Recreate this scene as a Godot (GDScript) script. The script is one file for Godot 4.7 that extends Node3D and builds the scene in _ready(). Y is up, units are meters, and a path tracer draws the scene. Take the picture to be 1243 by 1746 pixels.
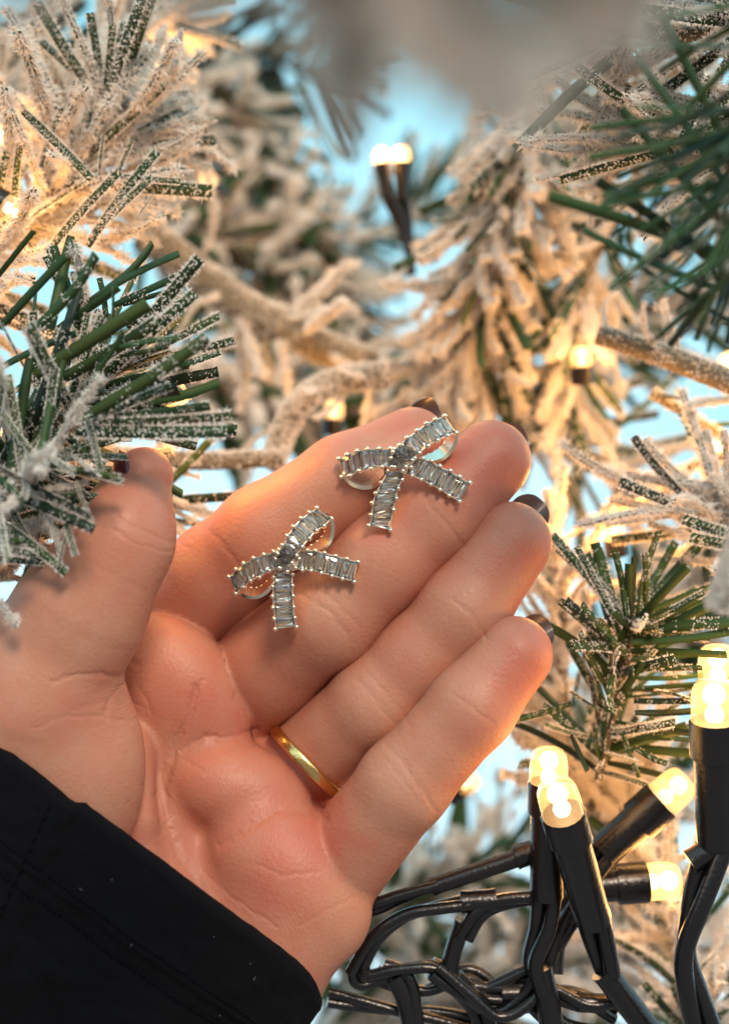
extends Node3D
# A frosted tree with warm fairy lights; a hand in front holds two bow earrings.
# Lengths are measured on the photograph (1243 x 1746) at the hand's depth: 1 px = 0.115 mm there.
const PX := 0.115
const DIST := 260.0
const PITCH := 24.0
var frame := Transform3D(Basis(Vector3.RIGHT, deg_to_rad(PITCH)), Vector3(0, 1.5, 0))
var rng := RandomNumberGenerator.new()
var used := {}
var M := {}

# a measured point (px, px, millimetres towards the viewer) in metres, seen upright
func P(px: float, py: float, z: float) -> Vector3:
	var s := PX * (DIST - z) / DIST
	return Vector3((px - 621.5) * s, (873.0 - py) * s, z) * 0.001
# a measured length at a depth, in metres
func L(px: float, z: float) -> float:
	return px * PX * (DIST - z) / DIST * 0.001

func numbered(called: String) -> String:
	var n: int = used.get(called, 0)
	used[called] = n + 1
	return called if n == 0 else "%s_%03d" % [called, n]

func thing(called: String, label: String, category: String, at: Vector3, group := "") -> Node3D:
	var o := Node3D.new()
	o.name = numbered(called)
	add_child(o)
	o.transform = frame * Transform3D(Basis(), at)
	o.set_meta("label", label)
	o.set_meta("category", category)
	if group != "":
		o.set_meta("group", group)
	o.set_meta("at", at)
	return o

# a mesh given in the upright frame becomes a part of its thing
func part(called: String, mesh: Mesh, mat: Material, parent: Node3D, base: Vector3, kind := "") -> MeshInstance3D:
	var o := MeshInstance3D.new()
	o.name = called
	o.mesh = mesh
	o.material_override = mat
	parent.add_child(o, true)
	o.position = -base
	if kind != "":
		o.set_meta("kind", kind)
	return o

func mat(color: Color, rough: float, metal := 0.0) -> StandardMaterial3D:
	var m := StandardMaterial3D.new()
	m.albedo_color = color.linear_to_srgb()
	m.roughness = rough
	m.metallic = metal
	return m

func noise_tex(freq: float, size := 256, type := FastNoiseLite.TYPE_SIMPLEX_SMOOTH, oct := 4, sd := 1) -> NoiseTexture2D:
	var n := FastNoiseLite.new()
	n.noise_type = type
	n.frequency = freq
	n.fractal_octaves = oct
	n.seed = sd
	var t := NoiseTexture2D.new()
	t.noise = n
	t.width = size
	t.height = size
	t.seamless = true
	return t

# ---------------------------------------------------------------- shapes
class Geo:
	var v := PackedVector3Array()
	var n := PackedVector3Array()
	var c := PackedColorArray()
	var uv := PackedVector2Array()
	var ix := PackedInt32Array()
	func add(p: Vector3, nn: Vector3, u := Vector2.ZERO, col := Color.WHITE) -> int:
		v.append(p); n.append(nn); uv.append(u); c.append(col)
		return v.size() - 1
	func tri(a: int, b: int, d: int) -> void:
		ix.append(a); ix.append(b); ix.append(d)
	func quad(a: int, b: int, d: int, e: int) -> void:
		tri(a, b, d); tri(a, d, e)
	func face(a: Vector3, b: Vector3, d: Vector3, col := Color.WHITE) -> void:
		# one flat triangle, clockwise from outside
		var nn := (d - a).cross(b - a).normalized()
		var i := add(a, nn, Vector2.ZERO, col); add(b, nn, Vector2.ZERO, col); add(d, nn, Vector2.ZERO, col)
		tri(i, i + 1, i + 2)
	func face4(a: Vector3, b: Vector3, d: Vector3, e: Vector3, col := Color.WHITE) -> void:
		face(a, b, d, col); face(a, d, e, col)
	func box(t: Transform3D, h: Vector3, col := Color.WHITE) -> void:
		var q := []
		for i in 8:
			q.append(t * Vector3(h.x * (1 if i & 1 else -1), h.y * (1 if i & 2 else -1), h.z * (1 if i & 4 else -1)))
		for f in [[0, 2, 3, 1], [4, 5, 7, 6], [0, 1, 5, 4], [2, 6, 7, 3], [0, 4, 6, 2], [1, 3, 7, 5]]:
			var cen: Vector3 = (q[f[0]] + q[f[2]]) * 0.5 - t.origin
			var nn: Vector3 = (q[f[2]] - q[f[0]]).cross(q[f[1]] - q[f[0]])
			if nn.dot(cen) > 0: face4(q[f[0]], q[f[1]], q[f[2]], q[f[3]], col)
			else: face4(q[f[0]], q[f[3]], q[f[2]], q[f[1]], col)
	func ball(at: Vector3, r: Vector3, basis := Basis(), rings := 6, segs := 10, col := Color.WHITE) -> void:
		var first := v.size()
		for i in rings + 1:
			var a := PI * i / rings
			for j in segs + 1:
				var b := TAU * j / segs
				var d := Vector3(sin(a) * cos(b), cos(a), sin(a) * sin(b))
				add(at + basis * (d * r), (basis * (d / r)).normalized(), Vector2(float(j) / segs, float(i) / rings), col)
		for i in rings:
			for j in segs:
				var k := first + i * (segs + 1) + j
				quad(k, k + 1, k + segs + 2, k + segs + 1)
	# a tube through points with a radius for each; squash flattens it along the second axis
	func tube(pts: PackedVector3Array, rad: PackedFloat32Array, segs := 10, caps := true, col := Color.WHITE, wob: FastNoiseLite = null, amp := 0.0) -> void:
		var first := v.size()
		var m := pts.size()
		var up := Vector3(0.13, 0.31, 0.94).normalized()
		var run := 0.0
		for i in m:
			var t := (pts[mini(i + 1, m - 1)] - pts[maxi(i - 1, 0)]).normalized()
			if t == Vector3.ZERO: t = Vector3.UP
			up = (up - t * up.dot(t))
			up = up.normalized() if up.length() > 1e-4 else t.cross(Vector3(0.3, 0.7, 0.2)).normalized()
			var side := t.cross(up)
			if i: run += pts[i].distance_to(pts[i - 1])
			for j in segs + 1:
				var a := TAU * (j % segs) / segs
				var d := up * cos(a) + side * sin(a)
				var r := rad[mini(i, rad.size() - 1)]
				if wob: r *= 1.0 + amp * wob.get_noise_3dv((pts[i] + d * r) * 1000.0)
				add(pts[i] + d * r, d, Vector2(float(j) / segs, run), col)
		for i in m - 1:
			for j in segs:
				var k := first + i * (segs + 1) + j
				quad(k, k + segs + 1, k + segs + 2, k + 1)
		if caps:
			for e: int in [0, m - 1]:
				var t := (pts[0] - pts[1]).normalized() if e == 0 else (pts[m - 1] - pts[m - 2]).normalized()
				var k0 := first + e * (segs + 1)
				var cen := add(pts[e], t, Vector2.ZERO, col)
				for j in segs:
					var a := add(v[k0 + j], t, Vector2.ZERO, col)
					var b := add(v[k0 + j + 1], t, Vector2.ZERO, col)
					if e == 0: tri(cen, a, b)
					else: tri(cen, b, a)
	func mesh() -> ArrayMesh:
		for i in range(0, ix.size(), 3):
			var p := v[ix[i]]
			if (v[ix[i + 2]] - p).cross(v[ix[i + 1]] - p).dot(n[ix[i]] + n[ix[i + 1]] + n[ix[i + 2]]) < 0.0:
				var s := ix[i + 1]
				ix[i + 1] = ix[i + 2]
				ix[i + 2] = s
		var a := []
		a.resize(Mesh.ARRAY_MAX)
		a[Mesh.ARRAY_VERTEX] = v
		a[Mesh.ARRAY_NORMAL] = n
		a[Mesh.ARRAY_COLOR] = c
		a[Mesh.ARRAY_TEX_UV] = uv
		a[Mesh.ARRAY_INDEX] = ix
		var m := ArrayMesh.new()
		if ix.size(): m.add_surface_from_arrays(Mesh.PRIMITIVE_TRIANGLES, a)
		return m

# a smooth path through points
func path(pts: Array, steps := 6) -> PackedVector3Array:
	var out := PackedVector3Array()
	var m := pts.size()
	for i in m - 1:
		var a: Vector3 = pts[maxi(i - 1, 0)]
		var b: Vector3 = pts[i]
		var c: Vector3 = pts[i + 1]
		var d: Vector3 = pts[mini(i + 2, m - 1)]
		for k in steps:
			out.append(b.cubic_interpolate(c, a, d, float(k) / steps))
	out.append(pts[m - 1])
	return out
func PP(list: Array, z: float) -> Array:
	var out := []
	for q in list:
		out.append(P(q[0], q[1], q[2] if q.size() > 2 else z))
	return out
func radii(list: Array, count: int) -> PackedFloat32Array:
	var out := PackedFloat32Array()
	for i in count:
		var t := float(i) / maxi(count - 1, 1) * (list.size() - 1)
		var k := mini(int(t), list.size() - 2)
		out.append(lerpf(list[k], list[k + 1], t - k) if list.size() > 1 else list[0])
	return out
func setup() -> void:
	var cam := Camera3D.new()
	cam.name = "camera"
	add_child(cam)
	cam.transform = frame * Transform3D(Basis(), Vector3(0, 0, DIST * 0.001))
	cam.fov = rad_to_deg(2.0 * atan(873.0 * PX / DIST))
	cam.near = 0.01
	cam.far = 200.0
	var look := CameraAttributesPhysical.new()
	look.frustum_focus_distance = 0.242
	look.frustum_focal_length = 6.8
	look.exposure_aperture = 1.45
	cam.attributes = look
	cam.fov = rad_to_deg(2.0 * atan(873.0 * PX / DIST))
	cam.current = true
	var env := Environment.new()
	env.background_mode = Environment.BG_SKY
	env.tonemap_mode = Environment.TONE_MAPPER_LINEAR
	env.tonemap_exposure = 1.14
	env.sdfgi_enabled = true
	env.ssao_enabled = true
	env.ssil_enabled = true
	var sky := ProceduralSkyMaterial.new()
	sky.sky_top_color = Color(0.50, 0.78, 0.85)
	sky.sky_horizon_color = Color(0.80, 0.92, 0.97)
	sky.sky_curve = 0.25
	sky.ground_bottom_color = Color(0.46, 0.45, 0.45)
	sky.ground_horizon_color = Color(0.68, 0.69, 0.71)
	# thin high cloud over the whole sky
	var nz := FastNoiseLite.new()
	nz.seed = 3
	nz.frequency = 1.6
	nz.fractal_octaves = 4
	var im := Image.create(512, 256, false, Image.FORMAT_RGBA8)
	for y in 256:
		for x in 512:
			var a := TAU * x / 512.0
			var b := PI * y / 256.0
			var v := nz.get_noise_3d(sin(b) * cos(a) * 1.6, cos(b) * 1.6, sin(b) * sin(a) * 1.6) * 1.1 + 0.4
			im.set_pixel(x, y, Color(1, 1, 1, clampf(v, 0.0, 1.0)))
	sky.sky_cover = ImageTexture.create_from_image(im)
	sky.sky_cover_modulate = Color(0.55, 0.56, 0.58, 1.0)
	env.sky = Sky.new()
	env.sky.sky_material = sky
	env.background_energy_multiplier = 1.3
	var world := WorldEnvironment.new()
	world.name = "world"
	world.environment = env
	add_child(world)
	var sun := DirectionalLight3D.new()
	sun.name = "low_sun"
	sun.light_energy = 0.72
	sun.light_color = Color(1.0, 0.90, 0.81)
	sun.light_angular_distance = 14.0
	sun.shadow_enabled = true
	add_child(sun)
	sun.transform = frame * Transform3D(Basis.looking_at(-Vector3(0.22, 0.62, 0.8)), Vector3.ZERO)
	materials()

func materials() -> void:
	var skin := mat(Color.WHITE, 0.46)
	skin.vertex_color_use_as_albedo = true
	skin.subsurf_scatter_enabled = true
	skin.subsurf_scatter_strength = 0.06
	skin.metallic_specular = 0.42
	skin.heightmap_enabled = true
	skin.heightmap_scale = 0.1
	M.skin = skin
	M.nail = mat(Color(0.085, 0.046, 0.040), 0.38)
	M.nail.clearcoat_enabled = true
	M.nail.clearcoat = 0.3
	M.nail.clearcoat_roughness = 0.1
	M.thumb_nail = mat(Color(0.10, 0.012, 0.012), 0.25)
	M.silver = mat(Color(0.90, 0.80, 0.64), 0.22, 1.0)
	M.silver_dark = mat(Color(0.88, 0.80, 0.68), 0.5, 1.0)
	M.gold = mat(Color(0.86, 0.60, 0.22), 0.2, 1.0)
	M.gold.heightmap_enabled = true
	M.gold.heightmap_texture = noise_tex(0.06)
	M.gold.heightmap_scale = 0.0025
	M.gold.uv1_triplanar = true
	M.gold.uv1_scale = Vector3.ONE * 120.0
	M.stones = []
	for c in [Color(1.0, 0.93, 0.84), Color(0.96, 0.93, 0.93), Color(1.0, 0.90, 0.74)]:
		var st := mat(c, 0.02)
		st.albedo_color.a = 0.02
		st.refraction_enabled = true
		st.refraction_scale = 0.11
		M.stones.append(st)
	var cloth := mat(Color(0.0055, 0.0055, 0.0075), 0.92)
	cloth.metallic_specular = 0.25
	cloth.heightmap_enabled = true
	cloth.heightmap_texture = noise_tex(0.09, 256, FastNoiseLite.TYPE_SIMPLEX, 3, 5)
	cloth.heightmap_scale = 0.05
	cloth.uv1_triplanar = true
	cloth.uv1_scale = Vector3.ONE * 130.0
	M.cloth = cloth
	M.thread = mat(Color(0.004, 0.004, 0.006), 0.95)
	M.thread.metallic_specular = 0.1
	M.lint = mat(Color(0.25, 0.25, 0.27), 0.9)
	var rubber := mat(Color(0.006, 0.006, 0.0065), 0.27)
	rubber.heightmap_enabled = true
	rubber.heightmap_texture = noise_tex(0.05, 256, FastNoiseLite.TYPE_SIMPLEX, 4, 8)
	rubber.heightmap_scale = 0.006
	rubber.uv1_triplanar = true
	rubber.uv1_scale = Vector3.ONE * 60.0
	rubber.metallic_specular = 0.55
	M.rubber = rubber
	var green := mat(Color.WHITE, 0.52)
	green.metallic_specular = 0.35
	green.vertex_color_use_as_albedo = true
	green.backlight_enabled = true
	green.backlight = Color(0.12, 0.14, 0.06)
	M.green = green
	var frost := mat(Color(0.92, 0.91, 0.89), 0.95)
	frost.backlight_enabled = true
	frost.backlight = Color(0.9, 0.86, 0.8)
	M.frost = frost
	M.bark = mat(Color(0.15, 0.12, 0.075), 0.85)
	M.bark.heightmap_enabled = true
	M.bark.heightmap_texture = noise_tex(0.05)
	M.bark.heightmap_scale = 0.05
	M.bark.uv1_triplanar = true
	M.bark.uv1_scale = Vector3.ONE * 60.0
	var lens := mat(Color(1.0, 0.80, 0.50), 0.08)
	lens.transparency = BaseMaterial3D.TRANSPARENCY_ALPHA
	lens.albedo_color.a = 0.32
	lens.emission_enabled = true
	lens.emission = Color(1.0, 0.70, 0.34)
	lens.emission_energy_multiplier = 0.8
	M.lens = lens
	var chip := mat(Color(1.0, 0.9, 0.7), 0.5)
	chip.emission_enabled = true
	chip.emission = Color(1.0, 0.88, 0.62)
	chip.emission_energy_multiplier = 6.0
	M.chip = chip
	M.dim_lens = lens.duplicate()
	M.dim_lens.emission_energy_multiplier = 0.85
	M.dim_lens.albedo_color.a = 0.3
	M.dim_chip = chip.duplicate()
	M.dim_chip.emission_energy_multiplier = 2.0

func make_hand() -> void:
	red_spots = []
	for s in [[720, 740, 8, 0.6], [850, 790, 8, 0.6], [880, 930, 8, 0.5], [890, 1110, 8, 0.6], [470, 1480, 12, 0.45], [560, 1420, 6, 0.5], [330, 1180, 10, 0.35], [420, 1330, 12, 0.4], [660, 1330, 7, -0.5], [560, 1000, 7, -0.4], [620, 1190, 6, -0.4], [100, 1000, 16, -0.3], [120, 1300, 14, -0.25], [230, 800, 7, 0.4]]:
		red_spots.append([mmP(s[0], s[1], 10), s[2], s[3]])
	var base := P(300, 1500, 0)
	var hand := thing("person", "person's left hand held palm up with dark painted nails, wrist in a black sleeve", "person", base)
	var shape := build_hand(0.8)
	M.skin.heightmap_texture = skin_relief()
	part("hand", shape, M.skin, hand, base)
	# nails: base centre, free end centre (px, px, mm), width px, face
	var views := [
		[[697, 722, -3], [745, 691, -5], 66, Vector3(-0.25, 0.35, -0.9)],
		[[842, 772, 0], [895, 739, -2], 74, Vector3(0.25, 0.3, -0.9)],
		[[872, 905, 4], [924, 855, 2], 70, Vector3(0.3, 0.2, -0.9)],
		[[884, 1096, 10], [937, 1064, 8], 62, Vector3(0.45, 0.2, -0.85)],
	]
	for q in views:
		part("nail", nail_shape(P(q[0][0], q[0][1], q[0][2]), P(q[1][0], q[1][1], q[1][2]), L(q[2], 0), q[3]), M.nail, hand, base)
	part("nail", nail_shape(P(172, 880, 27), P(207, 768, 26), L(100, 25), Vector3(-0.9, 0.05, 0.3)), M.thumb_nail, hand, base).set_meta("label", "dark red thumb nail in the shade of the branch")

# a plate curved across its width, rounded at the free end, about a millimetre thick
func nail_shape(a: Vector3, b: Vector3, width: float, up: Vector3) -> ArrayMesh:
	var g := Geo.new()
	var t := (b - a).normalized()
	up = (up - t * up.dot(t)).normalized()
	var side := t.cross(up)
	var nu := 16
	var nv := 14
	var grid := []
	for layer in 2:
		for i in nv + 1:
			var y := float(i) / nv
			for j in nu + 1:
				var x := (float(j) / nu * 2.0 - 1.0)
				var cut := 1.0 - 0.42 * pow(absf(x), 2.4)
				var pos := a + (b - a) * (y * cut + 0.0) + t * 0.0
				var w := width * 0.5 * lerpf(0.92, 1.0, sin(y * 2.2))
				var ang := x * 1.05
				pos += side * sin(ang) / sin(1.05) * w + up * (cos(ang) - 1.0) * w * 0.9
				pos += up * (0.0006 * sin(y * 2.6)) - (up * 0.0007 if layer else Vector3.ZERO)
				var nn := (side * sin(ang) + up * cos(ang)).normalized()
				grid.append(g.add(pos, nn if layer == 0 else -nn))
	var m := nu + 1
	var off := (nv + 1) * m
	for i in nv:
		for j in nu:
			var k := i * m + j
			g.quad(grid[k], grid[k + m], grid[k + m + 1], grid[k + 1])
			g.quad(grid[off + k], grid[off + k + 1], grid[off + k + m + 1], grid[off + k + m])
	for j in nu:
		var k := nv * m + j
		g.face4(g.v[k], g.v[k + 1], g.v[off + k + 1], g.v[off + k])
	for i in nv:
		for k: int in [i * m, i * m + nu]:
			g.face4(g.v[k], g.v[k + m], g.v[off + k + m], g.v[off + k])
	return g.mesh()
# ---------------------------------------------------------------- the hand
# A field of tapered bones and pads joined by smooth minima, in millimetres in the upright frame, meshed as surface nets.
var hp := []          # primitives: {g group, a, b, ra, rb, k} or ellipsoids {g, c, inv basis, r, k}
func mmP(px: float, py: float, z: float) -> Vector3:
	return P(px, py, z) * 1000.0
func bone(g: int, a: Array, b: Array, k: float) -> void:
	hp.append({"g": g, "t": 0, "a": mmP(a[0], a[1], a[2]), "b": mmP(b[0], b[1], b[2]), "ra": L(a[3], a[2]) * 1000.0, "rb": L(b[3], b[2]) * 1000.0, "k": k})
func chain(g: int, list: Array, k: float) -> void:
	for i in list.size() - 1:
		bone(g, list[i], list[i + 1], k)
# a pad: an ellipsoid; long axis turned by angle (degrees, anticlockwise as seen), leaning by tilt
func pad(g: int, px: float, py: float, z: float, rx: float, ry: float, rz: float, angle: float, k: float, tilt := 0.0) -> void:
	var b := Basis(Vector3.BACK, deg_to_rad(angle)) * Basis(Vector3.UP, deg_to_rad(tilt))
	hp.append({"g": g, "t": 1, "c": mmP(px, py, z), "i": b.inverse(), "r": Vector3(rx, ry, rz), "k": k})

func smin(a: float, b: float, k: float) -> float:
	var h := maxf(k - absf(a - b), 0.0) / k
	return minf(a, b) - h * h * k * 0.25

const GROUPS := 7
var gd := PackedFloat32Array([0, 0, 0, 0, 0, 0, 0])
var P_t := PackedInt32Array()
var P_g := PackedInt32Array()
var P_a := PackedVector3Array()
var P_ab := PackedVector3Array()
var P_il := PackedFloat32Array()
var P_ra := PackedFloat32Array()
var P_dr := PackedFloat32Array()
var P_k := PackedFloat32Array()
var P_inv: Array[Basis] = []
func pack_hand() -> void:
	for d in hp:
		P_t.append(d.t); P_g.append(d.g); P_k.append(d.k)
		if d.t == 0:
			var ab: Vector3 = d.b - d.a
			P_a.append(d.a); P_ab.append(ab); P_il.append(1.0 / maxf(ab.length_squared(), 1e-6)); P_ra.append(d.ra); P_dr.append(d.rb - d.ra); P_inv.append(Basis())
		else:
			P_a.append(d.c); P_ab.append(d.r); P_il.append(0); P_ra.append(0); P_dr.append(0); P_inv.append(d.i)
func prim(i: int, p: Vector3) -> float:
	var q := p - P_a[i]
	if P_t[i] == 0:
		var t := clampf(q.dot(P_ab[i]) * P_il[i], 0.0, 1.0)
		return (q - P_ab[i] * t).length() - P_ra[i] - P_dr[i] * t
	q = P_inv[i] * q
	var r := P_ab[i]
	var k0 := (q / r).length()
	var k1 := (q / (r * r)).length()
	return k0 * (k0 - 1.0) / k1 if k1 > 1e-6 else -minf(r.x, minf(r.y, r.z))
func hand_d(p: Vector3, list: PackedInt32Array) -> float:
	for g in GROUPS:
		gd[g] = 1e3
	for i in list:
		var g := P_g[i]
		var d := prim(i, p)
		var o := gd[g]
		gd[g] = d if o > 500.0 else smin(o, d, P_k[i])
	# palm 0, thumb 1, index 2, middle 3, ring 4, little 5, wrist rolls 6
	last_finger = minf(minf(gd[2], gd[3]), minf(gd[4], gd[5]))
	last_palm = smin(smin(gd[0], gd[6], 2.0), gd[1], 1.6)
	return smin(last_palm, last_finger, FINGER_BLEND)
const FINGER_BLEND := 0.9
var last_finger := 0.0
var last_palm := 0.0

# creases: lines in the upright frame (mm), pressed into the palm side
var cr_a := PackedVector2Array()
var cr_b := PackedVector2Array()
var cr_z := PackedVector2Array()
var cr_w := PackedFloat32Array()
var cr_d := PackedFloat32Array()
func crease(list: Array, z: float, zr: float, width: float, depth: float) -> void:
	for i in list.size() - 1:
		var a := mmP(list[i][0], list[i][1], z)
		var b := mmP(list[i + 1][0], list[i + 1][1], z)
		cr_a.append(Vector2(a.x, a.y)); cr_b.append(Vector2(b.x, b.y)); cr_z.append(Vector2(z - zr, z + zr)); cr_w.append(width); cr_d.append(depth)
# the skin's relief: creases, fine wrinkles and ridges, one pixel per 0.1 mm
func skin_relief() -> ImageTexture:
	var w := 1400
	var h := 1600
	var nz := FastNoiseLite.new()
	nz.noise_type = FastNoiseLite.TYPE_CELLULAR
	nz.cellular_return_type = FastNoiseLite.RETURN_DISTANCE2_SUB
	nz.frequency = 0.085
	nz.fractal_octaves = 2
	var im := nz.get_image(w, h)
	im.convert(Image.FORMAT_RF)
	var px := im.get_data().to_float32_array()
	for i in px.size():
		px[i] = 0.6 + 0.07 * px[i]
	var jit := FastNoiseLite.new()
	jit.frequency = 0.03
	var cut := PackedFloat32Array()
	cut.resize(px.size())
	for i in cr_w.size():
		var a := Vector2((cr_a[i].x + 90.0) * 10.0, (30.0 - cr_a[i].y) * 10.0)
		var b := Vector2((cr_b[i].x + 90.0) * 10.0, (30.0 - cr_b[i].y) * 10.0)
		var wd := cr_w[i] * 11.0
		var r := int(wd * 2.6) + 14
		var ab := b - a
		for y in range(maxi(int(minf(a.y, b.y)) - r, 0), mini(int(maxf(a.y, b.y)) + r, h)):
			for x in range(maxi(int(minf(a.x, b.x)) - r, 0), mini(int(maxf(a.x, b.x)) + r, w)):
				var q := Vector2(x, y) + Vector2(jit.get_noise_2d(x, y), jit.get_noise_2d(x + 500, y)) * 5.0
				var t := clampf((q - a).dot(ab) / ab.length_squared(), 0.0, 1.0)
				var d := (q - a - ab * t).length() / wd
				if d < 2.6:
					cut[y * w + x] = maxf(cut[y * w + x], 0.42 * cr_d[i] * exp(-d * d) * (0.85 + 0.35 * jit.get_noise_2d(x * 0.7, y * 0.7)))
	# papillary ridges on the pads: x px, y px, radius mm, direction deg
	for s in [[225, 1160, 7, 75], [540, 1545, 12, -25], [410, 1340, 8, -10], [800, 830, 9, 55], [850, 960, 9, 55], [860, 1130, 8, 55], [650, 760, 9, 60], [90, 1010, 16, 20], [470, 1440, 10, 15], [470, 880, 9, 60]]:
		var m := mmP(s[0], s[1], 10)
		var c := Vector2((m.x + 90.0) * 10.0, (30.0 - m.y) * 10.0)
		var r: float = s[2] * 10.0
		var dir := Vector2.from_angle(deg_to_rad(s[3]))
		for y in range(maxi(int(c.y - r * 1.6), 0), mini(int(c.y + r * 1.6), h)):
			for x in range(maxi(int(c.x - r * 1.6), 0), mini(int(c.x + r * 1.6), w)):
				var q := Vector2(x, y) - c
				var f := exp(-q.length_squared() / (r * r * 0.5))
				if f > 0.05:
					var ph := q.dot(dir) + 0.0025 * q.dot(dir.orthogonal()) * q.dot(dir.orthogonal()) + 8.0 * jit.get_noise_2d(x * 0.5, y * 0.5)
					px[y * w + x] += f * 0.011 * sin(TAU * ph / 6.5)
	for i in px.size():
		px[i] -= cut[i]
	return ImageTexture.create_from_image(Image.create_from_data(w, h, false, Image.FORMAT_RF, px.to_byte_array()))

func hand_shape() -> void:
	# px, py, z (mm), radius px
	chain(2, [[262, 1110, -17, 96], [375, 985, -5.5, 93], [455, 915, 2, 88], [592, 822, 4, 80], [702, 757, 2, 63]], 2.5)
	chain(3, [[385, 1215, -14, 92], [465, 1130, -3, 91], [560, 1050, 7, 87], [655, 958, 9, 80], [745, 872, 9, 82], [836, 785, 7, 69]], 2.5)
	chain(4, [[470, 1345, -9, 76], [640, 1195, 8, 74], [715, 1118, 10, 70], [790, 1040, 12, 75], [870, 925, 11, 70]], 2.5)
	chain(5, [[555, 1505, 4, 84], [690, 1335, 15, 77], [805, 1205, 18, 72], [876, 1116, 17, 66]], 2.5)
	# palm body
	chain(0, [[250, 1140, -8, 90], [60, 1480, 8, 110]], 5.0)
	chain(0, [[360, 1250, -10, 90], [170, 1540, 8, 120]], 5.0)
	chain(0, [[460, 1380, -8, 90], [260, 1610, 8, 120]], 5.0)
	chain(0, [[545, 1525, 0, 92], [432, 1680, 4, 92], [290, 1850, 6, 130]], 5.0)
	chain(0, [[140, 1600, 8, 190], [-60, 1900, 6, 220]], 8.0)
	chain(0, [[300, 1680, 8, 165], [80, 2000, 6, 220]], 8.0)
	chain(0, [[440, 1300, -8, 62], [565, 1435, -3, 62]], 3.0)
	# pads of the palm
	pad(0, 303, 1176, 1.4, 17, 12, 8.5, -47, 4.2)
	pad(0, 405, 1345, 4.5, 14.5, 9, 9, -18, 3.2)
	pad(0, 495, 1505, 9, 18, 13.5, 10.5, -50, 3.0)
	pad(0, 296, 1255, -1.5, 9, 10, 8, 40, 4.0)
	pad(0, 432, 1625, 9, 13.5, 14.5, 12, 50, 5.0)
	# thumb and its ball
	chain(1, [[20, 1300, 18, 165], [52, 1185, 23, 134], [140, 1040, 26, 105], [208, 915, 26, 83], [246, 812, 25, 50]], 4.0)
	pad(1, 95, 1325, 21, 16, 22, 13, -8, 4.0)
	pad(1, 190, 960, 29, 8, 14, 8, -25, 4.0)
	# rolls beside the ball of the thumb
	chain(6, [[205, 1290, 9, 60], [225, 1400, 14, 40], [235, 1480, 14, 45]], 2.0)
	pack_hand()
	# finger creases
	crease([[355, 905], [392, 938], [425, 985], [440, 1030]], 8, 20, 0.55, 0.35)
	crease([[515, 1015], [560, 1040], [595, 1085], [600, 1115]], 16, 12, 0.55, 0.30)
	crease([[535, 1000], [580, 1030], [612, 1072]], 16, 12, 0.45, 0.18)
	crease([[715, 840], [755, 890], [790, 930]], 16, 12, 0.5, 0.28)
	crease([[770, 1020], [800, 1045], [830, 1090]], 20, 14, 0.5, 0.28)
	crease([[610, 1160], [645, 1200], [680, 1245]], 16, 14, 0.5, 0.25)
	crease([[628, 1148], [662, 1185], [697, 1230]], 16, 14, 0.4, 0.15)
	crease([[770, 1183], [800, 1202], [838, 1232]], 24, 14, 0.5, 0.26)
	crease([[660, 1276], [690, 1300], [720, 1345], [742, 1387]], 22, 14, 0.5, 0.26)
	crease([[650, 1290], [680, 1318], [712, 1365]], 22, 14, 0.4, 0.13)
	crease([[560, 780], [600, 810], [640, 850]], 12, 14, 0.5, 0.2)
	# thumb and palm lines
	crease([[100, 940], [160, 960], [240, 1010]], 36, 14, 0.6, 0.15)
	crease([[60, 1235], [120, 1215], [190, 1195]], 36, 20, 0.5, 0.14)
	crease([[330, 1175], [325, 1215], [300, 1265], [290, 1295], [277, 1350], [283, 1410], [312, 1470], [350, 1510]], 12, 14, 0.7, 0.95)
	crease([[305, 1285], [345, 1260], [372, 1266], [428, 1263]], 12, 14, 0.65, 0.9)
	crease([[375, 1440], [420, 1412], [470, 1382], [520, 1388], [555, 1395]], 14, 14, 0.65, 0.8)
	crease([[192, 1168], [165, 1152], [130, 1150], [90, 1162]], 36, 20, 0.45, 0.45)
	crease([[192, 1180], [172, 1200], [168, 1225]], 36, 20, 0.4, 0.4)
	crease([[196, 1190], [214, 1215], [226, 1246]], 30, 20, 0.4, 0.3)
	crease([[60, 1240], [110, 1222], [160, 1228], [205, 1250]], 36, 20, 0.4, 0.25)
	crease([[340, 1165], [335, 1205], [318, 1240]], 12, 14, 0.4, 0.4)
	crease([[395, 1190], [402, 1225], [425, 1262]], 12, 14, 0.4, 0.3)
	crease([[300, 1300], [350, 1320], [400, 1315]], 14, 14, 0.4, 0.2)
	crease([[430, 1480], [480, 1500], [540, 1498]], 22, 14, 0.4, 0.2)
	crease([[260, 1330], [252, 1380], [262, 1430]], 22, 18, 0.4, 0.4)
	crease([[330, 1520], [400, 1560], [470, 1600]], 26, 14, 0.4, 0.25)
	crease([[505, 1600], [540, 1580], [600, 1560]], 26, 14, 0.4, 0.2)
	crease([[200, 880], [240, 905], [285, 925]], 36, 16, 0.4, 0.22)
	crease([[190, 900], [230, 925], [280, 945]], 36, 16, 0.35, 0.18)
	crease([[330, 1510], [380, 1480], [430, 1470]], 18, 14, 0.9, 0.1)
	crease([[228, 1355], [243, 1400], [246, 1445]], 20, 18, 0.5, 0.3)

func build_hand(cell: float) -> ArrayMesh:
	hand_shape()
	var geo := Geo.new()
	# neighbouring fingers are meshed in turn, so that they press together along a clean line
	for turn in 2:
		hand_pass(geo, cell, turn)
	return geo.mesh()

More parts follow.
